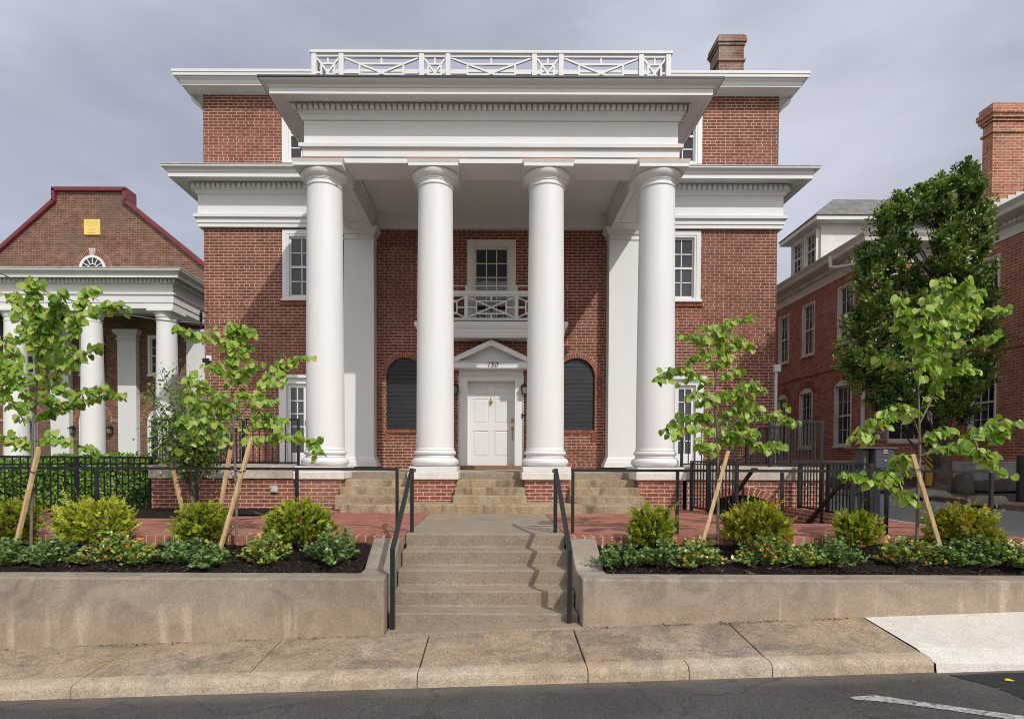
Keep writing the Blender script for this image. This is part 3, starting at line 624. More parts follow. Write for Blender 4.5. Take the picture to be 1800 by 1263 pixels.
# arched niches with black slatted boards and brick arches
for (a, b, c, e, _), x in zip(NICHE, (nxl, nxr)):
    sb = MB(); r = 0.435; sp = e-r; n = 17; hgt = (e-c)/n
    for i in range(n):
        z0, z1 = c+i*hgt, c+(i+1)*hgt-0.006; zz = max(z0, z1)
        hw = r-0.002 if z1 <= sp else math.sqrt(max(0.0, r*r-(z1-sp)**2))
        hw0 = r-0.002 if z0 <= sp else math.sqrt(max(0.0, r*r-(z0-sp)**2))
        sb.add([(x-hw0, YF+0.062, z0), (x+hw0, YF+0.062, z0), (x+hw, YF+0.067, z1), (x-hw, YF+0.067, z1), (x-hw0, YF+0.11, z0), (x+hw0, YF+0.11, z0), (x+hw, YF+0.11, z1), (x-hw, YF+0.11, z1)],
               [(0, 1, 2, 3), (7, 6, 5, 4), (0, 4, 5, 1), (1, 5, 6, 2), (2, 6, 7, 3), (3, 7, 4, 0)])
    nb = sb.build('niche_board', M['slats'], H)
    bk = MB(); bk.quad((x-0.44, YF+0.109, c), (x+0.44, YF+0.109, c), (x+0.44, YF+0.109, e), (x-0.44, YF+0.109, e)); bk.build('niche_back', M['slats'], nb, nrm=False)
    ar = MB(); jo = MB(); n = 27; r0, r1 = r+0.002, r+0.115
    P = lambda t, q: (x+q*math.cos(t), sp+q*math.sin(t))
    for i in range(n):
        t, s = math.pi*i/n+0.010, math.pi*(i+1)/n-0.010
        pts = [P(t, r0), P(t, r1), P(s, r1), P(s, r0)]; ar.prism(pts, YF-0.009, YF+0.05)
        t, s = math.pi*i/n, math.pi*(i+1)/n; jo.prism([P(t, r0-0.001), P(t, r1+0.007), P(s, r1+0.007), P(s, r0-0.001)], YF-0.004, YF+0.04)
    ab = ar.build('brick_arch', M['brick_unit'], H); jo.build('mortar_bed', M['mortar'], ab)
    si = MB()
    for i in range(6): xx = x-0.44+i*0.148; si.box(xx, xx+0.138, YF-0.035, YF+0.03, c-0.075, c-0.003)
    si.box(x-0.47, x-0.36, YF-0.02, YF+0.02, c-0.27, c-0.078); si.box(x+0.36, x+0.47, YF-0.02, YF+0.02, c-0.27, c-0.078)
    si.build('brick_sill', M['brick_unit'], H)
# ---------------------------------------------------------------- entrance
dx0, dx1 = XC-0.615, XC+0.615
def z_(py, Y=YF): return zat(py, Y)
mb = MB(); zf = z_(663)
mb.box(DOOR[0]-0.11, DOOR[0]+0.08, YF-0.03, YF+0.30, ZFL+0.005, zf+0.02); mb.box(DOOR[1]-0.08, DOOR[1]+0.11, YF-0.03, YF+0.30, ZFL+0.005, zf+0.02)
mb.box(DOOR[0]+0.08, DOOR[1]-0.08, YF-0.03, YF+0.30, zf-0.075, zf+0.02)
mb.box(DOOR[0]-0.13, DOOR[0]-0.112, YF-0.055, YF+0.02, ZFL+0.005, zf+0.05); mb.box(DOOR[1]+0.112, DOOR[1]+0.13, YF-0.055, YF+0.02, ZFL+0.005, zf+0.05)
mb.box(DOOR[0]-0.111, DOOR[1]+0.111, YF-0.055, YF+0.02, zf+0.021, zf+0.05)
mb.box(DOOR[0]-0.12, DOOR[1]+0.12, YF-0.045, YF+0.02, zf+0.051, z_(647))
mb.build('door_surround', M['white'], H, bevel=0.004)
yp = YF-0.33; zc0, zc1 = zat(646.5, yp), zat(634.5, yp); zpk = zat(596.5, yp); hw = 1.03; slp = (zpk-zc1)/hw
pd = MB(); pd.box(XC-hw, XC+hw, yp, YF-0.001, zc0, zc1-0.02); pd.box(XC-hw-0.02, XC+hw+0.02, yp-0.025, YF-0.001, zc1-0.019, zc1)
tk = 0.13; ym = yp-0.03
pd.prism([(XC-hw-0.02, zc1+0.001), (XC, zpk), (XC, zpk-tk), (XC-hw+0.24, zc1+0.001)], ym, YF-0.002); pd.prism([(XC+hw+0.02, zc1+0.001), (XC+hw-0.24, zc1+0.001), (XC, zpk-tk), (XC, zpk)], ym, YF-0.002)
pe = pd.build('pediment', M['white'], H, bevel=0.005)
MB().prism([(XC-hw+0.22, zc1+0.001), (XC+hw-0.22, zc1+0.001), (XC, zpk-tk+0.01)], YF-0.10, YF-0.003).build('tympanum', M['white'], pe)
def text_mesh(name, body, size, m, parent, loc, shear=0.0, space=1.0, ext=0.006):
    fc = bpy.data.curves.new(name, 'FONT'); fc.body = body; fc.size = size; fc.extrude = ext; fc.shear = shear; fc.space_character = space; fc.align_x = 'CENTER'
    fo = bpy.data.objects.new(name+'_text', fc); C.objects.link(fo); bpy.context.view_layer.update()
    me = bpy.data.meshes.new_from_object(fo.evaluated_get(bpy.context.evaluated_depsgraph_get())); bpy.data.objects.remove(fo)
    me.materials.clear(); me.materials.append(m); o = bpy.data.objects.new(name, me); C.objects.link(o); o.parent = parent; o.rotation_euler = (R(90), 0, 0)
    o.location = Vector(loc)-wloc(parent); return o
text_mesh('house_number', '150', 0.155, M['black'], pe, (XC+0.02, yp-0.008, zat(646.3, yp)+0.02), 0.35, 1.15)
# six panel door
dY = YF+0.24; dz0, dz1 = ZFL+0.035, zf-0.075; D0, D1 = DOOR[0]+0.08, DOOR[1]-0.08; W = D1-D0; Hh = dz1-dz0
TFD = lambda u, d, v: (u, dY+d, v)
cols_ = [(D0+W*0.12, D0+W*0.44), (D0+W*0.56, D0+W*0.88)]; rows_ = [(0.105, 0.415), (0.505, 0.795), (0.85, 0.945)]
ops = [(a, b, dz0+Hh*p, dz0+Hh*q) for a, b in cols_ for p, q in rows_]
mb = MB(TFD); grid_face(mb, D0, D1, dz0, dz1, ops, 0, 0.016, True)
for a, b, c, e in ops:
    k = 0.045; mb.add([(a+0.012, 0.0155, c+0.012), (b-0.012, 0.0155, c+0.012), (b-0.012, 0.0155, e-0.012), (a+0.012, 0.0155, e-0.012), (a+k, 0.003, c+k), (b-k, 0.003, c+k), (b-k, 0.003, e-k), (a+k, 0.003, e-k)],
                      [(4, 5, 6, 7), (0, 1, 5, 4), (1, 2, 6, 5), (2, 3, 7, 6), (3, 0, 4, 7)])
door = mb.build('front_door', M['white'], H, nrm=False)
mb = MB(); kx, kz = XC+0.0, zat(703, dY); mb.tube([(kx, dY-0.012, kz+0.07), (kx, dY-0.03, kz+0.05), (kx, dY-0.03, kz+0.02)], 0.013, 8)
mb.ball((kx, dY-0.03, kz-0.04), 0.055, 10, 6, (0.75, 0.35, 1.0)); mb.ball((kx, dY-0.03, kz-0.105), 0.02); mb.build('knocker', M['brass'], door, smooth=60)
hx = xat(900.5, dY, 750); mb = MB(); mb.ball((hx, dY-0.006, zat(739, dY)), 0.05, 10, 6, (0.75, 0.3, 1.15)); mb.build('deadbolt', M['brass'], door, smooth=60)
mb = MB(); mb.ball((hx, dY-0.006, zat(753, dY)), 0.05, 10, 6, (0.7, 0.3, 1.1)); mb.tube([(hx, dY-0.01, zat(752, dY)), (hx, dY-0.055, zat(757, dY)), (hx, dY-0.055, zat(766, dY)), (hx, dY-0.01, zat(773, dY))], 0.011, 8); mb.build('handle', M['brass'], door, smooth=60)
mb = MB(); mb.box(DOOR[0]-0.13, DOOR[1]+0.13, YF-0.22, YF+0.26, ZFL-0.06, ZFL+0.03); mb.build('threshold', M['threshold'], H, bevel=0.006)
# ---------------------------------------------------------------- balcony over the door
yb_ = 13.06; zbb, zbt = zat(592.5, yb_), zat(566, yb_); bx = 1.66
pr = [(0, zbb), (0, zbb+0.03), (0.012, zbb+0.032), (0.012, zbb+0.10), (0.03, zbb+0.11), (0.03, zbb+0.18), (0.06, zbb+0.20), (0.085, zbb+0.25), (0.09, zbt), (-0.1, zbt), (-0.1, zbb)]
mb = MB(); cornice(mb, pr, XC-bx, XC+bx, yb_, YF-0.002); mb.box(XC-bx+0.05, XC+bx-0.05, yb_+0.05, YF-0.002, zbb+0.02, zbt-0.01)
bal = mb.build('balcony', M['white'], H)
MB().box(XC-bx-0.10, XC+bx+0.10, yb_-0.10, YF-0.002, zbt+0.001, zbt+0.018).build('deck_edge', M['dark_roof'], bal)
def lattice(mb, p0, p1, z0, z1, ins=0.205, iv=0.205, th=0.032, dep=0.035):
    "chinese style panel between two points: frame corners to an inner rectangle, crossing bars, short stubs"
    p0 = Vector(p0); p1 = Vector(p1); d = p1-p0; Ln = d.length; d = d.normalized(); up = (0, 0, 1)
    q = lambda u, v: (p0.x+d.x*u, p0.y+d.y*u, z0+v); Hh_ = z1-z0; a, b = Ln*ins, Ln*(1-ins); c, e = Hh_*iv, Hh_*(1-iv)
    nrm_ = Vector((-d.y, d.x, 0))
    def bar(s, t, k=1.0): mb.beam(q(*s), q(*t), dep*k, th, up if abs(s[1]-t[1]) < abs(s[0]-t[0])*20 else tuple(d))
    h = th/2
    bar((0, 0), (a, c)); bar((Ln, 0), (b, c), .99); bar((0, Hh_), (a, e), 1.01); bar((Ln, Hh_), (b, e), .985)
    bar((a, c), (b, e), .96); bar((a, e), (b, c), .94)
    bar((a-h, c), (b+h, c), 1.03); bar((a-h, e), (b+h, e), 1.04); bar((a, c+h), (a, e-h), .98); bar((b, c+h), (b, e-h), .97)
    bar((0, Hh_/2), (a-h, Hh_/2), .93); bar((b+h, Hh_/2), (Ln, Hh_/2), .93); bar((Ln/2, 0), (Ln/2, c-h), .92); bar((Ln/2, e+h), (Ln/2, Hh_), .92)
yr = 13.11; ra = zat(518.5, yr); rb = zat(512, yr); bb = zat(564.5, yr); bt_ = zat(559, yr); xp = [XC-1.62, XC-0.575, XC+0.575, XC+1.62]
mb = MB(); mb.box(XC-1.66, XC+1.66, yr-0.045, yr+0.045, ra, rb); mb.box(XC-1.62, XC+1.62, yr-0.025, yr+0.025, ra-0.035, ra-0.001)
mb.box(XC-1.62, XC+1.62, yr-0.028, yr+0.028, bb, bt_); mb.beam((XC-1.62, yr, ra-0.02), (XC-1.62, YF, ra-0.02), 0.07, 0.06); mb.beam((XC+1.62, yr, ra-0.02), (XC+1.62, YF, ra-0.02), 0.07, 0.06)
br = mb.build('balcony_railing', M['white'], bal)
for a, b in zip(xp, xp[1:]): mb = MB(); lattice(mb, (a, yr, 0), (b, yr, 0), bt_, ra-0.036); mb.build('lattice_panel', M['white'], bal)
for x in xp: MB().box(x-0.042, x+0.042, yr-0.046, yr+0.04, zbt+0.02, ra-0.002).build('railing_post', M['white'], bal, bevel=0.003)
mb = MB(); zp = zat(502.5, yr); mb.tube([(XC-1.62, yr, zp), (XC+1.62, yr, zp)], 0.012, 8)
for x in xp: mb.box(x-0.022, x+0.022, yr-0.02, yr+0.02, rb, zp)
mb.build('pipe_rail', M['white'], bal)
# ---------------------------------------------------------------- main cornices
def zz(py, o, y0): return zat(py, y0-o)
Y1 = YF-0.09
def P1(o, py): return (o, zz(py, o, Y1))
prof1 = [(0.0, zt1-0.01), P1(0.0, 393.5), P1(0.022, 392.5), P1(0.022, 384), P1(0.03, 383.5), P1(0.075, 382), P1(0.08, 377), P1(0.0, 376), P1(0.0, 343.5), P1(0.03, 342), P1(0.05, 337), P1(0.10, 333.5), P1(0.10, 321.5), P1(0.20, 319.5),
         (0.205, zz(312, 0.44, Y1)+0.035), (0.40, zz(312, 0.44, Y1)+0.03), (0.41, zz(312, 0.44, Y1)), (0.443, zz(312, 0.443, Y1)), P1(0.443, 304.5), P1(0.455, 303.5), P1(0.47, 299), P1(0.52, 295.5), P1(0.555, 293), P1(0.56, 290), (-0.25, zz(290, 0.0, YF)+0.02), (-0.25, zt1)]
for nm, a, b in (('left', xL-0.09, XC-3.38), ('right', XC+3.38, xR+0.09)):
    mb = MB(); n = len(prof1); V = []
    out = -1 if nm == 'left' else 1; e0 = a if out < 0 else b; e1 = b if out < 0 else a
    for o, z in prof1: V += [(e1, Y1-o, z), (e0+out*o, Y1-o, z), (e0+out*o, YB, z)]
    fs = []
    for i in range(n):
        j = (i+1) % n
        for k in range(2): fs.append((i*3+k, i*3+k+1, j*3+k+1, j*3+k))
    mb.add(V, fs); co = mb.build('cornice', M['white'], H)
    dn = MB(); zd0, zd1 = zz(332.5, 0.10, Y1), zz(322.5, 0.14, Y1); x = e1
    step = 0.118*out; k = 0
    while (x-e0)*out < 0.05: dn.box(min(x, x+step*0.6), max(x, x+step*0.6), Y1-0.155, Y1-0.0995, zd0, zd1); x += step
    y = Y1
    while y < 17: dn.box(*( (e0-0.155, e0-0.0995) if out < 0 else (e0+0.0995, e0+0.155)), y, y+0.07, zd0, zd1); y += 0.118
    dn.build('dentil_molding', M['white'], co)
    rf = MB(); ze = zz(290, 0.56, Y1)+0.004
    rf.box(min(e0+out*0.57, e1), max(e0+out*0.57, e1), Y1-0.572, YF-0.002, ze, ze+0.018); rf.build('flashing', M['parge'], co)
# upper cornice
def P2(o, py): return (o, zz(py, o, YF))
zs2 = zz(151, 0.33, YF)
prof2 = [(0.0, zt2-0.03), (0.02, zt2-0.03), (0.03, zs2+0.03), (0.30, zs2+0.03), (0.30, zs2), (0.33, zs2), P2(0.33, 148.5), P2(0.345, 147.5), P2(0.36, 142), P2(0.41, 138), P2(0.42, 134.5), P2(0.455, 133.5), P2(0.46, 128), P2(0.475, 127), P2(0.478, 122.3), (0.40, zz(122.3, 0.478, YF)-0.03), (0.0, zt2+0.06)]
mb = MB(); cornice(mb, prof2, xL, xR, YF-0.001, YB)
mb.build('roof_cornice', M['white'], H)
zr = zz(122.3, 0.40, YF)-0.02; mb = MB(); ax, ay = 4.0, 5.0
a, b, c, d = (xL-0.42, YF-0.42, zr), (xR+0.42, YF-0.42, zr), (xR+0.42, YB, zr), (xL-0.42, YB, zr)
r0, r1 = (xL+ax, YF+5.2, zr+1.35), (xR-ax, YF+5.2, zr+1.35)
mb.add([a, b, c, d, r0, r1], [(0, 1, 5, 4), (1, 2, 5), (2, 3, 4, 5), (3, 0, 4)]); mb.build('roof', M['dark_roof'], H)
# downspout elbows under the roof corners
for x, s in ((xL, -1), (xR, 1)):
    mb = MB(); zz0 = zt2+0.02; mb.tube([(x+s*0.30, YF+0.10, zz0+0.03), (x+s*0.28, YF+0.10, zz0-0.10), (x+s*0.18, YF+0.10, zz0-0.20), (x+s*0.07, YF+0.16, zz0-0.26), (x+s*0.06, YF+0.7, zz0-0.36), (x+s*0.06, YF+0.75, zz0-0.6), (x+s*0.06, YF+0.75, 1.0)], 0.045, 8); mb.build('downspout', M['white'], H, smooth=50)
mb = MB(); zc_0, zc_1 = zat(652, YF), zat(816, YF); mb.box(xR-0.02, xR+0.035, YF-0.03, YF-0.001, zc_1, zc_0); mb.box(xR-0.05, xR+0.10, YF-0.07, YF-0.001, zc_0+0.001, zc_0+0.17); mb.build('conduit', M['white'], H)
# chimney
cy0 = 15.0; cx0, cx1 = xat(1264, cy0, 100), xat(1307.5, cy0, 100); zct = zat(62, cy0, 1285); zc_ = lambda py: zat(py, cy0, 1285)
mb = MB(); k = 0.0
for (g, p, q) in ((0.0, 135, 108), (0.035, 107.9, 104), (0.0, 103.9, 80), (0.03, 79.9, 75), (0.06, 74.9, 70), (0.045, 69.9, 64), (0.02, 63.9, 61.5)):
    zlo = zc_(p) if p < 130 else zr; mb.box(cx0-g, cx1+g, cy0-g, cy0+0.62+g, zlo, zc_(q))
ch = mb.build('chimney', M['brick_chim'], H)
MB().box(cx0+0.12, cx1-0.12, cy0+0.12, cy0+0.5, zc_(61.4), zc_(58)).build('flue', M['dark'], ch)
# ---------------------------------------------------------------- portico
hx_ = 3.345
def PE(o, py): return (o, zz(py, o, YE))
zsf = zz(165.8, 0.446, YE)
profE = [(0.0, zz(287, 0, YE)), PE(0.0, 277), PE(0.022, 276), PE(0.022, 262), PE(0.03, 261), PE(0.075, 258), PE(0.08, 252), PE(0.0, 251), PE(0.0, 213), PE(0.03, 211.5), PE(0.05, 203), PE(0.10, 195.5), PE(0.10, 182), PE(0.20, 178.5),
         (0.205, zsf+0.035), (0.40, zsf+0.03), (0.41, zsf), (0.446, zsf), PE(0.446, 155.5), PE(0.46, 154), PE(0.48, 149), PE(0.52, 145), PE(0.54, 143), PE(0.565, 140), PE(0.58, 137.2), (0.58, zz(137.2, 0.58, YE)+0.002), (-0.62, zz(137.2, 0.58, YE)+0.001), (-0.62, zz(287, 0, YE)+0.001)]
mb = MB(); cornice(mb, profE, XC-hx_, XC+hx_, YE, YF-0.003); en = mb.build('entablature', M['white'], H)
dn = MB(); zd0, zd1 = zz(194, 0.10, YE), zz(183, 0.16, YE); n = 71; p = 2*(hx_+0.165)/n
for i in range(n+1): x = XC-hx_-0.165+i*p; x = min(x, XC+hx_+0.165-p*0.62); dn.box(x, x+p*0.62, YE-0.165, YE-0.0995, zd0, zd1)
y = YE-0.03
while y < YF-0.5:
    dn.box(XC-hx_-0.165, XC-hx_-0.0995, y, y+p*0.62, zd0, zd1); dn.box(XC+hx_+0.0995, XC+hx_+0.165, y, y+p*0.62, zd0, zd1); y += p
dn.build('dentil_molding', M['white'], en)
ztop = zz(137.2, 0.58, YE)+0.004
mb = MB(); mb.box(XC-hx_-0.595, XC+hx_+0.595, YE-0.595, YF-0.003, ztop, ztop+0.032)
mb.build('roof_edge', M['dark_roof'], en)
# portico ceiling with beams and recessed panels
za = zz(287, 0, YE); zce = zat(379, YF)
mb = MB(); mb.box(XC-hx_+0.60, XC+hx_-0.60, YE+0.60, YF-0.004, zce, zce+0.05)
mb.box(XC-hx_+0.621, XC+hx_-0.621, YF-0.10, YF-0.003, zt1-0.03, zce-0.001)
for k, w in ((0.0, 0.05), (0.06, 0.03)):
    q = 0.622+k*1.0; z0 = zce-0.09+k*0.9; mb.box(XC-hx_+q, XC-hx_+q+w, YE+0.68, YF-0.101, z0, zce-0.001); mb.box(XC+hx_-q-w, XC+hx_-q, YE+0.68, YF-0.101, z0, zce-0.001); mb.box(XC-hx_+0.621, XC+hx_-0.621, YE+0.621+k, YE+0.621+k+w, z0-0.002, zce-0.001)
mb.build('porch_ceiling', M['white'], H)
# sunk panels under the beams: thin mouldings
for s in (-1, 1):
    mb = MB()
    xa, xb = XC+s*(hx_-0.12), XC+s*(hx_-0.50); x0, x1 = min(xa, xb), max(xa, xb)
    for y0, y1 in ((YE+0.95, YF-0.75),):
        mb.box(x0, x0+0.035, y0, y1, za-0.014, za-0.0005); mb.box(x1-0.035, x1, y0, y1, za-0.014, za-0.0005); mb.box(x0+0.035, x1-0.035, y0, y0+0.035, za-0.014, za-0.0005); mb.box(x0+0.035, x1-0.035, y1-0.035, y1, za-0.014, za-0.0005)
    mb.build('beam_moulding', M['white'], en)
# columns: plinth, base, shaft, capital
CXS = [XC-3.075, XC-1.025, XC+1.025, XC+3.075]
zp1 = zat(820, YCOL-0.43); zp0 = zat(829.5, YCOL-0.43); zcap0 = zat(843, YCOL-0.46)
za0, za1 = zat(290, YCOL-0.455), zat(278.5, YCOL-0.47)
zs0 = zp1+0.335; zs1 = zat(322, YCOL-0.3)
def column(x):
    sh = []
    for i in range(15):
        t = i/14; r = 0.347-(0.347-0.316)*(t**1.6); sh.append((r, zs0+(zs1-zs0)*t))
    c = MB().lathe(sh, x, YCOL, 64).build('column', M['white'], H, smooth=40)
    MB().box(x-0.43, x+0.43, YCOL-0.43, YCOL+0.43, zp0+0.001, zp1).build('plinth', M['white'], c, bevel=0.006)
    b = []
    for i in range(13): t = math.pi*i/12-math.pi/2; b.append((0.345+0.09*math.cos(t), zp1+0.082+0.081*math.sin(t)))
    b += [(0.365, zp1+0.166), (0.365, zp1+0.18), (0.352, zp1+0.19), (0.352, zp1+0.205)]
    for i in range(11): t = math.pi*i/10-math.pi/2; b.append((0.345+0.045*math.cos(t), zp1+0.25+0.042*math.sin(t)))
    b += [(0.362, zp1+0.295), (0.362, zp1+0.31), (0.349, zp1+0.33), (0.346, zs0+0.02)]
    MB().lathe(b, x, YCOL, 64).build('base', M['white'], c, smooth=35)
    k = [(0.315, zs1-0.005), (0.33, zs1), (0.336, zs1+0.012), (0.33, zs1+0.024), (0.319, zs1+0.028), (0.319, zs1+0.075), (0.332, zs1+0.08), (0.332, zs1+0.095), (0.344, zs1+0.10), (0.344, zs1+0.115)]
    e0 = zs1+0.12; hh = za0-e0
    for i in range(9): t = i/8; k.append((0.35+0.075*math.sin(t*math.pi/2), e0+hh*0.9*t**1.3))
    k += [(0.415, za0-0.001)]
    MB().lathe(k, x, YCOL, 64).build('capital', M['white'], c, smooth=35)
    a = MB().box(x-0.44, x+0.44, YCOL-0.44, YCOL+0.44, za0, za0+(za1-za0)*0.55)
    q = 0.44; z0, z1 = za0+(za1-za0)*0.551, za1
    a.add([(x+i*(q+e), YCOL+j*(q+e), z) for e, z in ((0.003, z0), (0.022, z1)) for i, j in ((-1, -1), (1, -1), (1, 1), (-1, 1))], [(3, 2, 1, 0), (4, 5, 6, 7), (0, 1, 5, 4), (1, 2, 6, 5), (2, 3, 7, 6), (3, 0, 4, 7)])
    a.build('abacus', M['white'], c)
    MB().box(x-0.462, x+0.462, YCOL-0.462, YCOL+0.462, za1+0.001, za1+0.012).build('flashing', M['copper'], c)
    p = MB().box(x-0.40, x+0.40, YCOL-0.40, YCOL+0.42, ZT-0.05, zcap0-0.001); pr_ = p.build('pier', M['brick_low'], H)
    MB().box(x-0.455, x+0.455, YCOL-0.455, YCOL+0.455, zcap0, zp0).build('pier_cap', M['pier_cap'], pr_, bevel=0.015)
for x in CXS: column(x)
# pilasters on the facade
for x in (CXS[0], CXS[3]):
    y0 = 13.28; zc1_, zc0_ = zat(397, y0-0.1), zat(421, y0)
    p = MB().box(x-0.345, x+0.345, y0, YF-0.002, ZFL+0.25, zc0_-0.001).build('pilaster', M['white'], H, bevel=0.004)
    mb = MB(); q = []
    for (e, z) in ((0.02, zc0_), (0.02, zc0_+0.03), (0.0, zc0_+0.035), (0.0, zc0_+0.12), (0.03, zc0_+0.125), (0.06, zc0_+0.2), (0.11, zc0_+0.25), (0.115, zc1_), (-0.1, zc1_), (-0.1, zc0_)): q.append((e, z))
    cornice(mb, q, x-0.345, x+0.345, y0, YF-0.003); mb.build('capital', M['white'], p)
    mb = MB(); zq = ZFL
    cornice(mb, [(0.10, zq), (0.10, zq+0.06), (0.075, zq+0.065), (0.075, zq+0.12), (0.04, zq+0.15), (0.04, zq+0.19), (0.012, zq+0.22), (0.001, zq+0.249), (-0.1, zq+0.249), (-0.1, zq)], x-0.345, x+0.345, y0, YF-0.003); mb.build('base', M['white'], p)
# porch floor, stone steps, raised terraces in front of the wings
mb = MB(); mb.box(CXS[0]-0.44, CXS[3]+0.44, 11.10, YF+0.06, ZT, ZFL-0.061); mb.build('porch_floor', M['stone'], H)
zst = [ZT+0.138+0.1285*i for i in range(5)]; yst = [9.42, 9.83, 10.12, 10.42, 10.76]
mb = MB(); mb.box(-2.56, 2.36, yst[0], 10.20, ZT-0.02, zst[0])
s1 = mb.build('stone_steps', M['sandstone'], H, bevel=0.02)
bays = [(CXS[0]+0.402, CXS[1]-0.402), (CXS[1]+0.402, CXS[2]-0.402), (CXS[2]+0.402, CXS[3]-0.402)]
for bi, (a, b) in enumerate(bays):
    for i in range(1, 5):
        y1 = 11.09 if i == 4 else 11.0-0.002*i
        a_, b_ = a, b
        if yst[i] < YCOL-0.40: a_, b_ = a-0.03+0.012*i, b+0.03-0.012*i
        if i == 1: y1 = 10.22
        a2, b2 = (a_, b_) if yst[i] < 10.2 else (a, b)
        mb = MB(); mb.box(a2, b2, yst[i]+0.006*((bi*3+i) % 3), (10.225 if yst[i] < 10.2 else y1), ZT+0.01, zst[i])
        if yst[i] < 10.2: mb.box(a, b, 10.2251, y1 if i > 1 else 10.5, ZT+0.01, zst[i])
        mb.build('stone_steps', M['sandstone'] if i < 4 else M['step'], H, bevel=0.018)
mb = MB(); zde = zat(819, 10.2); zdc = zat(842, 10.22)
wingL = (xat(268, 10.3, 850), CXS[0]-0.46); wingR = (CXS[3]+0.46, xat(1450, 10.3, 800))
for a, b in (wingL, wingR): MB().box(a, b, 10.17, YF-0.001, zdc, zde).build('terrace_coping', M['stone'], H, bevel=0.01)
mb = MB(); a, b = wingL; mb.box(a+0.03, b, 10.22, 10.6, ZT-0.1, zdc-0.001); mb.box(a+0.03, a+0.3, 10.601, YF-0.002, ZT-0.1, zdc-0.001); mb.build('foundation_wall', M['brick_low'], H); mb = MB()
a, b = wingR
arx, arr = (HX0+HX1)/2+0.0, (HX1-HX0)/2-0.06; arise = 0.34; atop = zat(868, 10.2)
mt = lambda u, d, v: (u, 10.22+d, v)
m2 = MB(mt); grid_face(m2, a, b-0.03, ZT-2.6, zdc-0.001, [(arx-arr, arx+arr, ZT-2.6, atop, 'arch', arise)], 0, 0.35)
m2.quad((b-0.03, 0, ZT-0.5), (b-0.03, YF-10.23, ZT-0.5), (b-0.03, YF-10.23, zdc), (b-0.03, 0, zdc))
mb.f += [[i+len(mb.v) for i in f] for f in m2.f]; mb.v += m2.v
fw = mb.build('foundation_wall', M['brick_low'], H, nrm=False)
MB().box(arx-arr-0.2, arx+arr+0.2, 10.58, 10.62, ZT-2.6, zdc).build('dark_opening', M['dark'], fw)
ar = MB(); jo = MB(); n = 23
PA = lambda t, q: (arx+(arr+q)*math.cos(t), atop-arise+(arise+q)*math.sin(t))
for i in range(n):
    t, s = math.pi*i/n+0.012, math.pi*(i+1)/n-0.012; ar.prism([PA(t, 0.002), PA(t, 0.15), PA(s, 0.15), PA(s, 0.002)], 10.208, 10.27)
    t, s = math.pi*i/n, math.pi*(i+1)/n; jo.prism([PA(t, 0.001), PA(t, 0.158), PA(s, 0.158), PA(s, 0.001)], 10.214, 10.26)
ab = ar.build('basement_arch', M['brick_unit'], H); jo.build('mortar_bed', M['mortar'], ab)
# balustrade on the portico roof
yq = YE-0.06; zq0, zq1 = ztop+0.10, zat(92, yq); zq2 = zat(96.5, yq)
px_ = [XC+s for s in (-3.135, -2.655, -1.235, -0.765, 0.765, 1.235, 2.655, 3.135)]
mb = MB(); mb.box(px_[0]-0.07, px_[-1]+0.07, yq-0.055, yq+0.055, zq2, zq1); mb.box(px_[0], px_[-1], yq-0.028, yq+0.028, zq2-0.06, zq2-0.035); mb.box(px_[0], px_[-1], yq-0.03, yq+0.03, zq0, zq0+0.05); mb.box(px_[0], px_[-1], yq-0.02, yq+0.02, zq2-0.03, zq2-0.001)
for x in (px_[0], px_[-1]): mb.box(x-0.055, x+0.055, yq+0.056, YF-0.6, zq2, zq1-0.002); mb.box(x-0.028, x+0.028, yq+0.05, YF-0.6, zq0, zq0+0.05)
rb_ = mb.build('roof_balustrade', M['white'], H)
for x in px_: MB().box(x-0.043, x+0.043, yq-0.045, yq+0.045, ztop+0.03, zq2-0.001).build('post', M['white'], rb_, bevel=0.003)
for a, b in zip(px_, px_[1:]): mb = MB(); lattice(mb, (a+0.04, yq, 0), (b-0.04, yq, 0), zq0+0.05, zq2-0.06, 0.21, 0.21, 0.032); mb.build('lattice_panel', M['white'], rb_)
for x in (px_[0], px_[-1]):
    for y0, y1 in ((yq+0.05, yq+1.4), (yq+1.4, YF-0.65)): mb = MB(); lattice(mb, (x, y0, 0), (x, y1, 0), zq0+0.05, zq2-0.01, 0.21, 0.21, 0.032); mb.build('lattice_panel', M['white'], rb_)
# ================================================================ small fittings on the house
def lantern(name, x, y, z, s, label, group):
    l = thing(name, label, 'lantern', (x, y, z), group)
    w = 0.075*s; h = 0.21*s; yc = y-0.12*s
    mb = MB(); mb.box(x-w*0.5, x+w*0.5, y-0.02, y, z-0.09*s, z+0.12*s); mb.beam((x, y-0.01, z+h*0.75), (x, yc, z+h*0.75), 0.018*s, 0.018*s)
    for i, j in ((-1, -1), (1, -1), (1, 1), (-1, 1)): mb.beam((x+i*w*0.75, yc+j*w*0.75, z-h*0.5), (x+i*w, yc+j*w, z+h*0.35), 0.014*s, 0.014*s)
    mb.box(x-w*0.8, x+w*0.8, yc-w*0.8, yc+w*0.8, z-h*0.55, z-h*0.5)
    mb.add([(x+i*w*1.2, yc+j*w*1.2, z+h*0.35) for i, j in ((-1, -1), (1, -1), (1, 1), (-1, 1))]+[(x+i*w*0.25, yc+j*w*0.25, z+h*0.65) for i, j in ((-1, -1), (1, -1), (1, 1), (-1, 1))], [(3, 2, 1, 0), (4, 5, 6, 7), (0, 1, 5, 4), (1, 2, 6, 5), (2, 3, 7, 6), (3, 0, 4, 7)])
    mb.build('frame', M['black'], l)
    MB().box(x-w*0.7, x+w*0.7, yc-w*0.7, yc+w*0.7, z-h*0.49, z+h*0.34).build('glass', M['lamp_glass'], l)
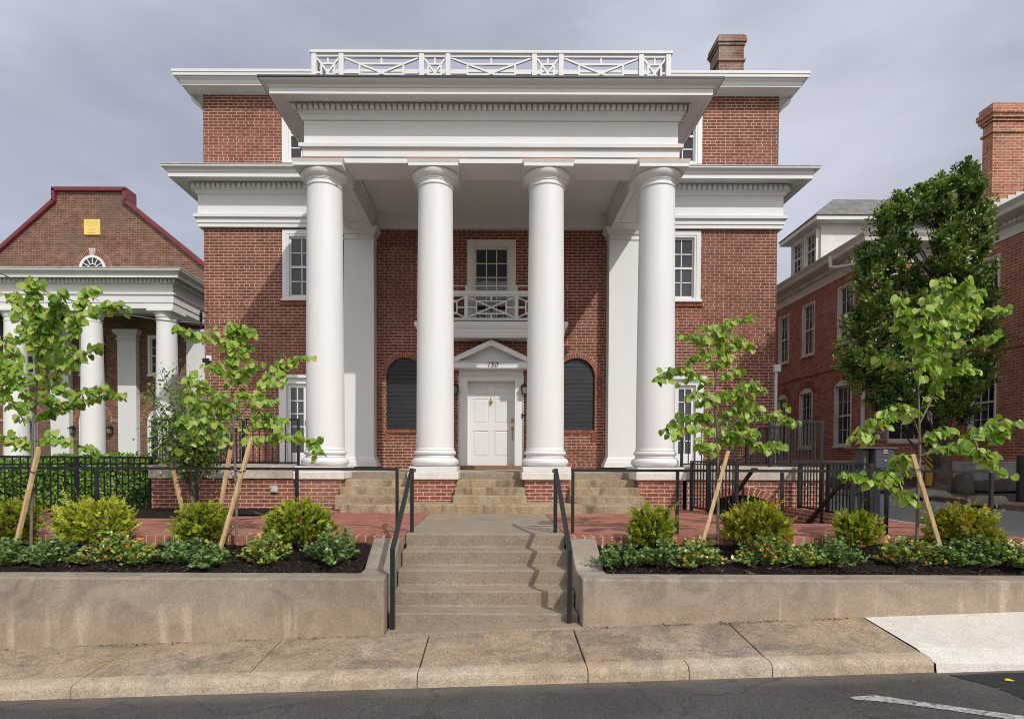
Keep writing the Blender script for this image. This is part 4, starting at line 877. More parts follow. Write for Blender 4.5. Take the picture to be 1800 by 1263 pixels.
for px, w in ((800.5, 'left'), (921.5, 'right')):
    p = at(px, 685, YF); lantern('wall_lantern', p.x, YF-0.001, p.z, 1.0, 'black wall lantern on the brick just %s of the white front door' % w, 'lanterns beside the front door')
p = at(920, 731, YF); o = MB().box(p.x-0.045, p.x+0.045, YF-0.05, YF-0.001, p.z-0.06, p.z+0.06).ball((p.x+0.01, YF-0.052, p.z+0.015), 0.025).build('doorbell_box', M['black'], origin=(p.x, YF, p.z), bevel=0.006); tag(o, 'small black doorbell box on the brick right of the front door', 'doorbell')
p = at(483, 858.5, 10.22); o = MB().box(p.x-0.06, p.x+0.06, 10.17, 10.219, p.z-0.06, p.z+0.06).box(p.x-0.038, p.x+0.038, 10.162, 10.171, p.z-0.04, p.z+0.045).build('outlet_box', M['parge'], origin=tuple(p), bevel=0.006); tag(o, 'grey weatherproof outlet box on the low brick wall left of the porch', 'outlet box')
p = at(368, 630, YF); fl = thing('floodlight', 'small white floodlight on the brick corner of the house, above the left sapling', 'floodlight', tuple(p))
mb = MB().box(p.x-0.06, p.x+0.06, YF-0.05, YF-0.001, p.z-0.06, p.z+0.06); mb.build('base', M['white'], fl, bevel=0.008)
MB().add([(p.x-0.09, YF-0.06, p.z+0.0), (p.x+0.03, YF-0.06, p.z), (p.x+0.03, YF-0.16, p.z-0.02), (p.x-0.09, YF-0.16, p.z-0.02), (p.x-0.09, YF-0.06, p.z-0.08), (p.x+0.03, YF-0.06, p.z-0.08), (p.x+0.03, YF-0.15, p.z-0.12), (p.x-0.09, YF-0.15, p.z-0.12)], [(0, 1, 2, 3), (7, 6, 5, 4), (0, 4, 5, 1), (1, 5, 6, 2), (2, 6, 7, 3), (3, 7, 4, 0)]).build('lamp_head', M['black'], fl)
# service wire with its insulator
w0 = at(-60, 452, 11.6); w1 = Vector((xL+0.06, YF-0.10, zat(571, YF)+0.0)); pts = []
for i in range(25):
    t = i/24; q = w0.lerp(w1, t); q.z -= 0.75*4*t*(1-t)*0.42; pts.append(q)
sw = thing('service_wire', 'thin black overhead cable sagging to the left corner of the brick house', 'cable', tuple(w1))
MB().tube(pts, 0.014, 6).build('wire', M['black'], sw)
mb = MB(); ix = xL-0.03
for i in range(6): mb.lathe([(0.02, w1.z-0.02+i*0.045), (0.05, w1.z-0.005+i*0.045), (0.02, w1.z+0.02+i*0.045)], ix, YF-0.10, 12)
mb.beam((ix, YF-0.10, w1.z-0.1), (ix, YF-0.10, w1.z+0.3), 0.025, 0.025); mb.beam((ix, YF-0.1, w1.z+0.28), (xL+0.1, YF, w1.z+0.28), 0.02, 0.02); mb.build('insulator', M['black'], sw)
# ================================================================ railings and picket fences
def rail_fence(name, label, cat, pts, z0, z1, posts, top=0.04, picket=None, bottom=None, pw=0.045, pr=0.016, group=None, top2=None):
    "straight metal fence from pts[0] to pts[1]; posts at fractions; pickets every given metres"
    a, b = Vector(pts[0]), Vector(pts[1]); d = b-a; Ln = d.length; u = d.normalized()
    f = thing(name, label, cat, (a.x, a.y, z0), group)
    for t in posts:
        p = a+d*t; m = MB(); k = pw/2
        m.beam((p.x, p.y, z0), (p.x, p.y, z1-top+0.001), pw, pw, (u.x, u.y, 0)); m.build('post', M['black'], f, bevel=0.003)
    m = MB(); m.beam((a.x-u.x*pw/2, a.y-u.y*pw/2, z1-top/2), (b.x+u.x*pw/2, b.y+u.y*pw/2, z1-top/2), pw*0.95, top); m.build('top_rail', M['black'], f)
    if picket:
        zb = z0+bottom
        for nm, z in (('bottom_rail', zb),)+((('middle_rail', top2),) if top2 else ()):
            m = MB(); m.beam((a.x, a.y, z), (b.x, b.y, z), 0.028, 0.03); m.build(nm, M['black'], f)
        m = MB(); n = max(1, round(Ln/picket))
        for i in range(1, n):
            p = a+d*(i/n); m.beam((p.x, p.y, zb), (p.x, p.y, z1-top), pr, pr, (u.x, u.y, 0))
        o = m.build('picket_panel', M['black'], f)
    return f
GY = 6.9; gz = zat(822.5, GY-0.02, 868)
rail_fence('guard_rail', 'long thin black guard rail along the brick terrace edge behind the left planting bed', 'guard rail', ((-8.4, GY), (xat(698, GY, 830), GY)), ZT-0.01, gz, [1-i*1.215/7.225 for i in range(6)], 0.032, pw=0.036)
gx0, gx1 = xat(1007, GY, 830), xat(1743, GY, 830)
rail_fence('guard_rail', 'long thin black guard rail along the brick terrace edge behind the right planting bed', 'guard rail', ((gx0, GY), (gx1, GY)), ZT-0.01, gz-0.005, [i/4 for i in range(5)], 0.032, pw=0.036)
dz_ = zat(818, 10.3)-0.01; dt = zat(736.5, 10.3)
rail_fence('terrace_railing', 'black picket railing along the raised terrace before the left wing of the house', 'railing', ((wingL[0]+0.06, 10.32), (CXS[0]-0.40, 10.32)), dz_, dt, [0, 0.615, 1.0], 0.035, 0.118, 0.05, 0.045)
rail_fence('terrace_railing', 'black picket railing on the left end of the raised terrace, running back towards the hall', 'railing', ((wingL[0]+0.06, 10.40), (wingL[0]+0.06, 13.5)), dz_, dt, [0.33, 0.66, 1.0], 0.035, 0.118, 0.05, 0.045)
rail_fence('terrace_railing', 'black picket railing along the raised terrace above the basement arch', 'railing', ((CXS[3]+0.40, 10.32), (wingR[1]-0.05, 10.32)), dz_, dt, [0, 0.63, 1.0], 0.035, 0.118, 0.05, 0.045)
rail_fence('terrace_railing', 'black picket railing on the right end of the raised terrace, running back towards the annex', 'railing', ((wingR[1]-0.05, 10.40), (wingR[1]-0.05, 13.4)), dz_, dt, [0.33, 0.66, 1.0], 0.035, 0.118, 0.05, 0.045)
fzt = zat(807, 10.3)
rail_fence('picket_fence', 'tall black picket fence in front of the green hedge on the far left', 'fence', ((-6.30, 10.45), (-8.3, 6.95)), ZT-0.06, fzt+0.03, [0, 0.3, 0.62, 1.0], 0.035, 0.098, 0.10, 0.06, 0.018, top2=fzt-0.10)
rail_fence('picket_fence', 'short black picket fence on the left side of the sunken stairwell', 'fence', ((xat(1216, 10.1, 850), 10.1), (3.82, 8.95)), ZT-0.01, zat(808, 10.1), [0, 0.42, 1.0], 0.03, 0.085, 0.07, 0.05, 0.016)
rail_fence('picket_fence', 'black picket fence on the right side of the sunken stairwell, before the driveway', 'fence', ((xat(1404, 10.1, 850), 10.08), (5.34, 8.05)), ZT-0.01, zat(810.5, 10.1), [0, 0.45, 1.0], 0.03, 0.095, 0.09, 0.05, 0.016)
rail_fence('picket_fence', 'black picket fence at the back of the brick terrace, beside the drop box', 'fence', ((5.40, 9.35), (5.88, 9.35)), ZT-0.01, zat(812, 9.4), [0, 1.0], 0.03, 0.095, 0.35, 0.05, 0.016)
def stairrail(a, b, side, label):
    h = thing('stairwell_handrail', label, 'handrail', (a.x, a.y, a.z-0.8), 'handrails of the sunken stairwell')
    MB().beam(a, b, 0.045, 0.045).tube([b, (b.x, b.y-0.13, b.z)], 0.022, 6).build('rail', M['rust'], h)
    q = a.lerp(b, 0.5); MB().beam((q.x, q.y, q.z-0.75), (q.x, q.y, q.z-0.02), 0.03, 0.03).build('post', M['rust'], h)
stairrail(at(1290, 872, 9.45), at(1324, 824, 8.75), -1, 'brown black handrail slanting down into the stairwell beside the short fence')
stairrail(at(1414, 925, 9.3), at(1478, 850, 8.5), 1, 'brown black handrail slanting down into the stairwell before the right fence')
# drop box on its post
by = 8.25; p0, p1 = at(1538, 786, by), at(1571, 823, by)
db = thing('drop_box', 'slate grey metal drop box with two doors on a black post at the terrace corner', 'drop box', (p0.x, by, ZT))
mb = MB(); mb.box(p0.x, p1.x, by, by+0.30, p1.z, p0.z-0.016); mb.build('cabinet', M['slate_box'], db, bevel=0.005)
MB().box(p0.x-0.25, p1.x+0.04, by-0.03, by+0.34, p0.z-0.015, p0.z+0.003).build('top_plate', M['grey_box'], db)
zm = p0.z-0.145; mb = MB(); mb.box(p0.x+0.012, p1.x-0.012, by-0.008, by-0.001, zm, p0.z-0.035).build('door', M['slate_box'], db, bevel=0.003)
mb = MB(); mb.box(p0.x+0.012, p1.x-0.012, by-0.008, by-0.001, p1.z+0.012, zm-0.012); d2 = mb.build('door', M['slate_box'], db, bevel=0.003)
xm = (p0.x+p1.x)/2+0.01; MB().ball((xm, by-0.012, zm-0.045), 0.013).build('lock', M['white'], d2)
MB().box(xm-0.045, xm+0.03, by-0.022, by-0.009, p0.z-0.085, p0.z-0.07).box(xm-0.03, xm+0.025, by-0.015, by-0.009, p0.z-0.052, p0.z-0.03).build('pull', M['stone'], db)
MB().box(p0.x+0.01, p0.x+0.105, by+0.02, by+0.25, ZT-0.02, p1.z-0.001).build('post', M['black'], db, bevel=0.004)
q0, q1 = at(1517, 787, by+0.12), at(1537, 870, by+0.12)
gb = thing('utility_box', 'plain grey metal utility box standing just left of the drop box', 'utility box', (q0.x, by+0.2, ZT))
MB().box(q0.x, p0.x-0.012, by+0.10, by+0.30, zat(823, by+0.1), q0.z-0.016).build('cabinet', M['grey_box'], gb, bevel=0.006)
MB().box(q0.x+0.03, p0.x-0.05, by+0.14, by+0.24, ZT-0.02, zat(823, by+0.1)-0.002).build('post', M['grey_box'], gb)
# ================================================================ neighbouring hall on the left
LYC, LYE, LYW = 20.0, 19.62, 22.1
LX = -15.5
hall = thing('brick_hall', 'older brick hall with red edged gable, gold plaque and white portico on the left', 'hall', (LX, LYW, 0.9))
lcx = [xat(x, LYC, 680) for x in (28.6, 163, 294)]; lcx = [2*lcx[1]-lcx[2]-(lcx[2]-lcx[1])]+lcx
LXM = (lcx[1]+lcx[2])/2; lsp = lcx[2]-lcx[1]
lx1 = xat(304, LYE, 520); lx0 = 2*LXM-lx1
gxr = xat(362, LYW, 480); gxl = 2*LXM-gxr
bt, bs_ = zat(337, LYW, 160), zat(357, LYW, 222); bhw = (xat(222, LYW, 350)-xat(97, LYW, 350))/2; gft = zat(470, LYW, 352)
gx = xat(160, LYW, 400)
mb = MB()
outline = [(gxl, 0.3), (gxr, 0.3), (gxr, gft), (gx+bhw, bs_), (gx+bhw, bt), (gx-bhw, bt), (gx-bhw, bs_), (gxl, gft)]
mb.prism(outline, LYW, LYW+0.5); mb.box(gxl+0.02, gxr-0.02, LYW+0.51, LYW+22, 0.3, gft-0.05); mb.build('wall', M['brick_far'], hall)
mb = MB(); w = 0.13
def cop(p, q, e=0.09):
    d = Vector((q[0]-p[0], 0, q[1]-p[1])); mb.beam((p[0], LYW+0.20, p[1]+0.05), (q[0], LYW+0.20, q[1]+0.05), 0.66, 0.13, (0, 0, 1) if abs(d.z) < abs(d.x)*5 else (1, 0, 0))
cop((gx-bhw-0.06, bt+0.02), (gx+bhw+0.06, bt+0.02)); cop((gx+bhw, bs_-0.02), (gx+bhw, bt+0.01)); cop((gx-bhw, bs_-0.02), (gx-bhw, bt+0.01)); cop((gx+bhw, bs_+0.01), (gxr+0.25, gft-0.19)); cop((gx-bhw, bs_+0.01), (gxl-0.25, gft-0.19))
mb.build('coping', M['red_trim'], hall)
mb = MB(); mb.add([(gxl-0.2, LYW+0.45, gft-0.1), (gx, LYW+0.45, bs_+0.2), (gxr+0.2, LYW+0.45, gft-0.1), (gxl-0.2, LYW+22, gft-0.1), (gx, LYW+22, bs_+0.2), (gxr+0.2, LYW+22, gft-0.1)], [(0, 1, 4, 3), (1, 2, 5, 4)]); mb.build('roof', M['shingle'], hall)
q0, q1 = at(149, 386, LYW), at(177, 413.5, LYW); w_ = q1.x-q0.x; h_ = q0.z-q1.z
pl = MB().box(q0.x, q1.x, LYW-0.06, LYW-0.001, q1.z, q0.z).build('plaque', M['gold'], hall, bevel=0.01)
mb = MB()
for t in (0.10, 0.22, 0.36): mb.tube([(q0.x+w_*(0.14+0.72*i/8), LYW-0.062, q0.z-h_*(t+0.04*math.sin(math.pi*i/8))) for i in range(9)], 0.012, 6)
mb.tube([(q0.x+w_*(0.5+0.18*math.cos(math.pi+math.pi*i/10)), LYW-0.062, q0.z-h_*(0.58-0.13*math.sin(math.pi+math.pi*i/10))) for i in range(11)], 0.018, 6); mb.tube([(q0.x+w_*0.4, LYW-0.062, q0.z-h_*0.58), (q0.x+w_*0.62, LYW-0.062, q0.z-h_*0.58)], 0.014, 6); mb.tube([(q0.x+w_*0.25, LYW-0.062, q0.z-h_*0.86), (q0.x+w_*0.75, LYW-0.062, q0.z-h_*0.86)], 0.012, 6)
mb.build('relief', M['gold'], pl)
# fanlight
fx = xat(163.5, LYW, 460); fr_ = 0.50; fz0 = zat(472, LYW, 163)
mb = MB(); n = 24
for i in range(n):
    t, s = math.pi*i/n, math.pi*(i+1)/n; mb.prism([(fx+r*math.cos(a), fz0+r*math.sin(a)) for r, a in ((fr_-0.09, t), (fr_, t), (fr_, s), (fr_-0.09, s))], LYW-0.06, LYW-0.001)
for i in range(1, 6):
    t = math.pi*i/6; mb.beam((fx+0.17*math.cos(t), LYW-0.03, fz0+0.17*math.sin(t)), (fx+(fr_-0.08)*math.cos(t), LYW-0.03, fz0+(fr_-0.08)*math.sin(t)), 0.025, 0.028)
mb.tube([(fx+0.17*math.cos(math.pi*i/12), LYW-0.03, fz0+0.17*math.sin(math.pi*i/12)) for i in range(13)], 0.016, 6)
fl_ = mb.build('fanlight', M['white_old'], hall)
mb = MB(); mb.poly([(fx+(fr_-0.08)*math.cos(math.pi*i/20), LYW-0.012, fz0+(fr_-0.08)*math.sin(math.pi*i/20)) for i in range(21)]); mb.build('pane', M['glass'], fl_, nrm=False)
mb = MB(); mb.prism([(fx-0.09, fz0+fr_+0.005), (fx+0.09, fz0+fr_+0.005), (fx+0.13, fz0+fr_+0.27), (fx-0.13, fz0+fr_+0.27)], LYW-0.05, LYW-0.001); mb.build('keystone', M['stone'], hall)
def voussoirs(cx_, cz, r, rise, y, n, thick, parent, name='brick_arch'):
    a = MB(); j = MB(); P = lambda t, q: (cx_+(r+q)*math.cos(t), cz+(rise+q)*math.sin(t))
    for i in range(n):
        t, s = math.pi*i/n+0.012, math.pi*(i+1)/n-0.012; a.prism([P(t, 0.003), P(t, thick), P(s, thick), P(s, 0.003)], y-0.014, y+0.03)
        t, s = math.pi*i/n, math.pi*(i+1)/n; j.prism([P(t, 0.002), P(t, thick+0.008), P(s, thick+0.008), P(s, 0.002)], y-0.007, y+0.02)
    o = a.build(name, M['brick_old_unit'], parent); j.build('mortar_bed', M['mortar'], o)
voussoirs(fx, fz0, fr_, fr_, LYW, 27, 0.22, hall)
# entablature and columns of the hall
def PL(o, py): return (o, zat(py, LYE-o, 200))
profL = [(0, zat(541.5, LYE, 200)), PL(0, 532), PL(0.03, 531), PL(0.03, 518), PL(0.08, 516.5), PL(0.08, 513.5), PL(0, 513), PL(0, 499), PL(0.08, 497.5), PL(0.10, 488.5), PL(0.20, 487.5), (0.38, zat(487, LYE-0.38, 200)), PL(0.38, 481), PL(0.40, 480), PL(0.46, 476.5), PL(0.52, 474), PL(0.53, 470.8), (-0.7, zat(468, LYE, 200)), (-0.7, zat(541.5, LYE, 200))]
mb = MB(); cornice(mb, profL, lx0, lx1, LYE, LYW-0.003); le = mb.build('entablature', M['white'], hall)
dn = MB(); z0, z1 = zat(496.5, LYE-0.1, 200), zat(489, LYE-0.15, 200); x = lx1+0.15
while x > lx1-7.5: dn.box(x-0.085, x, LYE-0.16, LYE-0.099, z0, z1); x -= 0.14
y = LYE
while y < LYW-0.2: dn.box(lx1+0.099, lx1+0.16, y, y+0.085, z0, z1); y += 0.14
dn.build('dentil_molding', M['white'], le)
mb = MB(); mb.box(lx0+0.66, lx1-0.66, LYE+0.6, LYW-0.004, zat(541.5, LYE, 200)+0.35, zat(541.5, LYE, 200)+0.4); mb.build('porch_ceiling', M['white'], hall)
mb = MB(); mb.box(lx0-0.55, lx1+0.55, LYE-0.55, LYW-0.003, PL(0.53, 470.8)[1]+0.004, PL(0.53, 470.8)[1]+0.03); mb.build('roof_edge', M['parge'], hall)
lz1 = zat(541.5, LYE, 200); lz0 = 1.25
def lcol(x):
    z = lz1; r0, r1 = 0.375, 0.315
    sh = [(r0-(r0-r1)*(i/10)**1.6, lz0+0.3+(z-0.42-lz0-0.3)*i/10) for i in range(11)]
    c = MB().lathe(sh, x, LYC, 40).build('column', M['white'], hall, smooth=40)
    k = [(r1, z-0.43), (r1+0.02, z-0.40), (r1+0.02, z-0.38), (r1, z-0.37), (r1, z-0.27), (r1+0.03, z-0.26), (r1+0.03, z-0.23), (r1+0.06, z-0.15), (r1+0.10, z-0.10), (r1+0.10, z-0.091)]
    MB().lathe(k, x, LYC, 40).box(x-0.44, x+0.44, LYC-0.44, LYC+0.44, z-0.09, z-0.002).build('capital', M['white'], c, smooth=35)
    MB().lathe([(0.46, lz0+0.10), (0.47, lz0+0.17), (0.42, lz0+0.22), (0.41, lz0+0.27), (r0, lz0+0.31)], x, LYC, 40).box(x-0.48, x+0.48, LYC-0.48, LYC+0.48, lz0-0.4, lz0+0.099).build('base', M['white'], c, smooth=35)
for x in lcx: lcol(x)
for px in (104.5, 223.3, 344.5):
    x = xat(px, 21.9, 650); y0 = 21.88; p = MB().box(x-0.355, x+0.355, y0, LYW-0.002, 0.9, lz1-0.61).build('pilaster', M['white'], hall)
    mb = MB(); cornice(mb, [(0.0, lz1-0.609), (0.05, lz1-0.60), (0.05, lz1-0.56), (0.01, lz1-0.55), (0.01, lz1-0.42), (0.06, lz1-0.40), (0.12, lz1-0.30), (0.12, lz1-0.22), (-0.1, lz1-0.22), (-0.1, lz1-0.609)], x-0.355, x+0.355, y0, LYW-0.003); mb.build('capital', M['white'], p)
TFL = lambda u, d, v: (u, LYW+d, v)
for px in (45, 164, 283.5):
    x = xat(px, LYW, 620); window(hall, lambda u, d, v: (u, LYW-0.09+d, v), x-0.41, x+0.41, zat(659, LYW, 200), zat(592, LYW, 200), 3, 4, casing=0.09)
    za_ = zat(588, LYW, 200)
    voussoirs(x, za_-0.05, 0.55, 0.12, LYW, 21, 0.24, hall)
# ground floor openings: arched door in the middle bay, arched window beside it
for px, nm in ((164, 'front_door'), (45, 'window'), (283.5, 'window')):
    x = xat(px, LYW, 760); zt_ = zat(737, LYW, 200)
    f = window(hall, lambda u, d, v: (u, LYW-0.09+d, v), x-0.46, x+0.46, 1.0, zt_, 2, 4, casing=0.05, arch=0.42, sill=False, meet=False, name=nm)
    voussoirs(x, zt_, 0.50, 0.46, LYW, 23, 0.22, hall)
    mb = MB()
    for s in (-1, 1): mb.box(x+s*0.86-0.18, x+s*0.86+0.18, LYW-0.03, LYW-0.001, zt_-0.10, zt_+0.02)
    mb.build('impost_block', M['sandstone'], hall)
for px, w in ((130.5, 'left of'), (196.5, 'right of')):
    p = at(px, 756, LYW); lantern('wall_lantern', p.x, LYW-0.001, p.z, 1.15, 'black wall lantern %s the arched entrance of the brick hall' % w, 'lanterns beside the hall entrance')
# ================================================================ annex on the right
AX, AXN, AYC, AYF, AYN = 9.5, 11.55, 14.5, 26.0, 4.9
AE = ZC+5.02; AG = ZC
ann = thing('brick_annex', 'long orange brick building with white eaves and dormer beyond the driveway on the right', 'building', (AX, AYC, 1.2))
AW2 = [((1367, 1383.5), 3.2, 4.72), ((1408, 1428), 3.2, 4.72), ((1470, 1496), 3.2, 4.75)]
AW1 = [((1366, 1382), .35, 2.02), ((1405, 1426), .40, 2.05), ((1466.5, 1494.5), .42, 2.05)]
TFA = lambda u, d, v: (AX+d, u, v)
def yx(px, X): return X/((px-CX)/F)*1.0
oA = []
for (a, b), z0, z1 in AW2+AW1: oA.append((yx(b, AX), yx(a, AX), ZC+z0, ZC+z1))
mb = MB(TFA); grid_face(mb, AYC, AYF, AG, AE, oA, 0, 0.10)
mb.tf = None
nA = [(yx(1747, AXN), yx(1702, AXN), ZC+0.55, ZC+2.25), (yx(1749, AXN), yx(1712, AXN), ZC+3.28, ZC+4.72)]
fwn = (xat(1563, AYC), xat(1640, AYC), zat(775, AYC, 1600), ZC+2.35); fw2 = (fwn[0], fwn[1], ZC+3.28, ZC+4.72)
mb.tf = lambda u, d, v: (u, AYC+d, v); grid_face(mb, AX, AXN, AG, AE, [fwn, fw2], 0, 0.10)
mb.tf = lambda u, d, v: (AXN+d, u, v); grid_face(mb, AYN, AYC, AG, AE, nA, 0, 0.10)
mb.tf = None
mb.quad((AXN, AYN, AG), (24, AYN, AG), (24, AYN, AE), (AXN, AYN, AE)); mb.quad((AX, AYF, AG), (24, AYF, AG), (24, AYF, AE), (AX, AYF, AE))
mb.build('wall', M['brick_annex'], ann, nrm=False)
mb = MB(); e = 0.045
mb.box(AX-e, AXN+0.3, AYC-e, AYF, 0.4, AG-0.002); mb.box(AXN-e, 24, AYN-e, AYC-e-0.002, 0.4, AG-0.002); mb.build('foundation', M['parge'], ann)
for (o, ((a, b), z0, z1)) in zip(oA[:3], AW2): window(ann, TFA, *o, 3, 4, casing=0.05, proud=0.015, m='white_old', fine=0.6)
for (o, ((a, b), z0, z1)) in zip(oA[3:], AW1): window(ann, TFA, *o, 3, 4, casing=0.05, proud=0.015, m='white_old', fine=0.6, arch=0.17)
for o in oA[3:]:
    a = MB(lambda u, d, v: (AX+d, u, v)); n = 15; cu, r = (o[0]+o[1])/2, (o[1]-o[0])/2
    for i in range(n):
        t, s = math.pi*i/n+0.012, math.pi*(i+1)/n-0.012; P = lambda t, q: (cu+(r+q)*math.cos(t), o[3]+(0.17+q)*math.sin(t))
        pts = [P(t, 0.005), P(t, 0.2), P(s, 0.2), P(s, 0.005)]; a.add([(p[0], -0.012, p[1]) for p in pts]+[(p[0], 0.02, p[1]) for p in pts], [(0, 1, 2, 3), (7, 6, 5, 4), (0, 4, 5, 1), (1, 5, 6, 2), (2, 6, 7, 3), (3, 7, 4, 0)])
    a.build('brick_arch', M['brick_annex_unit'], ann)
for o in (fwn, fw2): window(ann, lambda u, d, v: (u, AYC+d, v), *o, 3, 4, casing=0.05, proud=0.015, m='white_old', fine=0.6)
for o in nA: window(ann, lambda u, d, v: (AXN+d, u, v), *o, 3, 4, casing=0.05, proud=0.015, m='white_old', fine=0.6)
mb = MB(); mb.box(AX-0.03, AX-0.001, AYC, AYF, ZC+2.55, ZC+2.62); mb.box(AXN-0.03, AXN-0.001, AYN, AYC-0.04, ZC+2.55, ZC+2.62); mb.build('belt_course', M['brick_annex'], ann)
# eaves: frieze, cornice and gutter running round the inner corner
pA = [(0.0, AE), (0.03, AE), (0.03, AE+0.22), (0.08, AE+0.26), (0.10, AE+0.34), (0.36, AE+0.40), (0.38, AE+0.42), (0.40, AE+0.50), (0.46, AE+0.58), (0.47, AE+0.60), (0.0, AE+0.62)]
n = len(pA); V = []
for o, z in pA: V += [(AX-o, AYF, z), (AX-o, AYC-o, z), (AXN-o, AYC-o, z), (AXN-o, AYN, z)]
fs = []
for i in range(n):
    j = (i+1) % n
    for k in range(3): fs.append((i*4+k, i*4+k+1, j*4+k+1, j*4+k))
ae = MB().add(V, fs).build('eaves', M['white_old'], ann)
mb = MB(); z0, z1 = AE+0.25, AE+0.33; y = AYC+0.1
while y < AYF: mb.box(AX-0.135, AX-0.085, y, y+0.07, z0, z1); y += 0.12
y = AYN
while y < AYC-0.2: mb.box(AXN-0.135, AXN-0.085, y, y+0.07, z0, z1); y += 0.12
mb.build('dentil_molding', M['white_old'], ae)
zg = AE+0.605; s = 0.44; rx = 17.0
mb = MB(); xe, xn = AX-0.46, AXN-0.46; yv = AYC-0.46
k1, k2 = rx-xe, rx-xn
mb.quad((xe, yv, zg), (rx, yv+k1, zg+k1*s), (rx, AYF, zg+k1*s), (xe, AYF, zg)); mb.quad((xe, yv, zg), (xn, yv, zg), (rx, yv+k2, zg+k2*s), (rx, yv+k1, zg+k1*s))
mb.quad((xn, AYN, zg), (xn, yv, zg), (rx, yv+k2, zg+k2*s), (rx, AYN, zg+k2*s)); mb.build('roof', M['shingle'], ann)
# downspout at the outer corner
mb = MB(); x, y = AX-0.08, AYC+0.06
mb.tube([(AX-0.43, AYC+1.0, AE+0.50), (AX-0.42, AYC+0.98, AE+0.22), (AX-0.38, AYC+0.85, AE+0.16), (AX-0.10, AYC+0.12, AE+0.02), (x, y, AE-0.08), (x, y, 1.3)], 0.05, 10); mb.build('downspout', M['white_old'], ann, smooth=50)
# dormer
dX = AX+0.35; y0, y1 = dX/0.569, dX/0.522; dzb, dzt = zg+(dX-xe)*s-0.3, ZC+7.15
mb = MB(); mb.box(dX, dX+3.2, y0, y1, dzb, dzt); dm = mb.build('dormer', M['white_old'], ann)
w = (y1-y0)/2
for k in (0, 1): window(dm, lambda u, d, v: (dX-0.085+d, u, v), y0+0.07+k*w, y0+w-0.06+k*w, ZC+5.98, ZC+7.02, 3, 4, casing=0.04, m='white_old', sill=False, fine=0.7)
mb = MB(); e = 0.32; a, b, c, d = (dX-e, y0-e, dzt), (dX+3.2, y0-e, dzt), (dX+3.2, y1+e, dzt), (dX-e, y1+e, dzt); hr = 0.95; ym = (y0+y1)/2
mb.box(dX-e, dX+3.2, y0-e, y1+e, dzt, dzt+0.13); mb.build('dormer_cornice', M['white_old'], dm)
mb = MB(); q = dzt+0.132; e2 = e+0.04
mb.add([(dX-e2, y0-e2, q), (dX+3.2, y0-e2, q), (dX+3.2, y1+e2, q), (dX-e2, y1+e2, q), (dX+0.8, ym, q+hr), (dX+3.2, ym, q+hr)], [(0, 1, 5, 4), (2, 3, 4, 5), (3, 0, 4)]); mb.build('dormer_roof', M['shingle'], dm)
# second, clapboard dormer behind the tree and tall chimney
x0_, x1_ = xat(1690, 16.5, 350), xat(1760, 16.5, 350); mb = MB(); zt_ = zat(322, 16.5, 1710); zb_ = zat(400, 16.5, 1710); n = 12
for i in range(n): z0 = zb_+(zt_-zb_)*i/n; mb.add([(x0_, 16.46, z0), (x1_, 16.46, z0), (x1_, 16.5, z0+(zt_-zb_)/n+0.01), (x0_, 16.5, z0+(zt_-zb_)/n+0.01)], [(0, 1, 2, 3)])
mb.box(x0_, x1_, 16.501, 18.5, zb_, zt_); d2 = mb.build('dormer', M['white'], ann)
mb = MB(); mb.box(x0_-0.2, x1_+0.2, 16.2, 18.8, zt_+0.002, zt_+0.12); mb.build('dormer_roof', M['shingle'], d2)
cy = 14.35; x0_ = xat(1744, cy, 300); x1_ = x0_+1.75; zt_ = zat(181, cy, 1770); zq = lambda py: zat(py, cy, 1770)
mb = MB()
for g, p, q in ((0, 420, 233), (0.04, 232.9, 229), (0, 228.9, 213), (0.035, 212.9, 208), (0.07, 207.9, 201), (0.10, 200.9, 192), (0.06, 191.9, 183)): mb.box(x0_-g, x1_+g, cy-g, cy+0.30+g, zq(p), zq(q))
tchm = mb.build('chimney', M['brick_annex'], ann)
mb = MB()
for i in range(9):
    xx = x0_+i*0.2; zz_ = zg+0.01+(xx-xn)*s; mb.box(xx, xx+0.199, cy-0.015, cy-0.001, zz_-0.25, zz_+0.26)
mb.box(x0_-0.015, x0_-0.001, cy, cy+0.30, zg+(x0_-xn)*s-0.2, zg+(x0_-xn)*s+0.2); mb.build('step_flashing', M['parge'], tchm)
# sign on the annex
p0, p1 = at(1531, 756.5, AYC), at(1557.5, 773.5, AYC)
sg = thing('wall_sign', 'small pale sign reading FDC on the brick annex beside the downspout', 'sign', ((p0.x+p1.x)/2, AYC, p1.z))
MB().box(p0.x, p1.x, AYC-0.03, AYC-0.002, p1.z, p0.z).build('board', M['sign'], sg, bevel=0.004)
text_mesh('lettering', 'FDC', 0.185, M['lettering'], sg, ((p0.x+p1.x)/2, AYC-0.032, p1.z+0.055), 0, 1.0, 0.004)
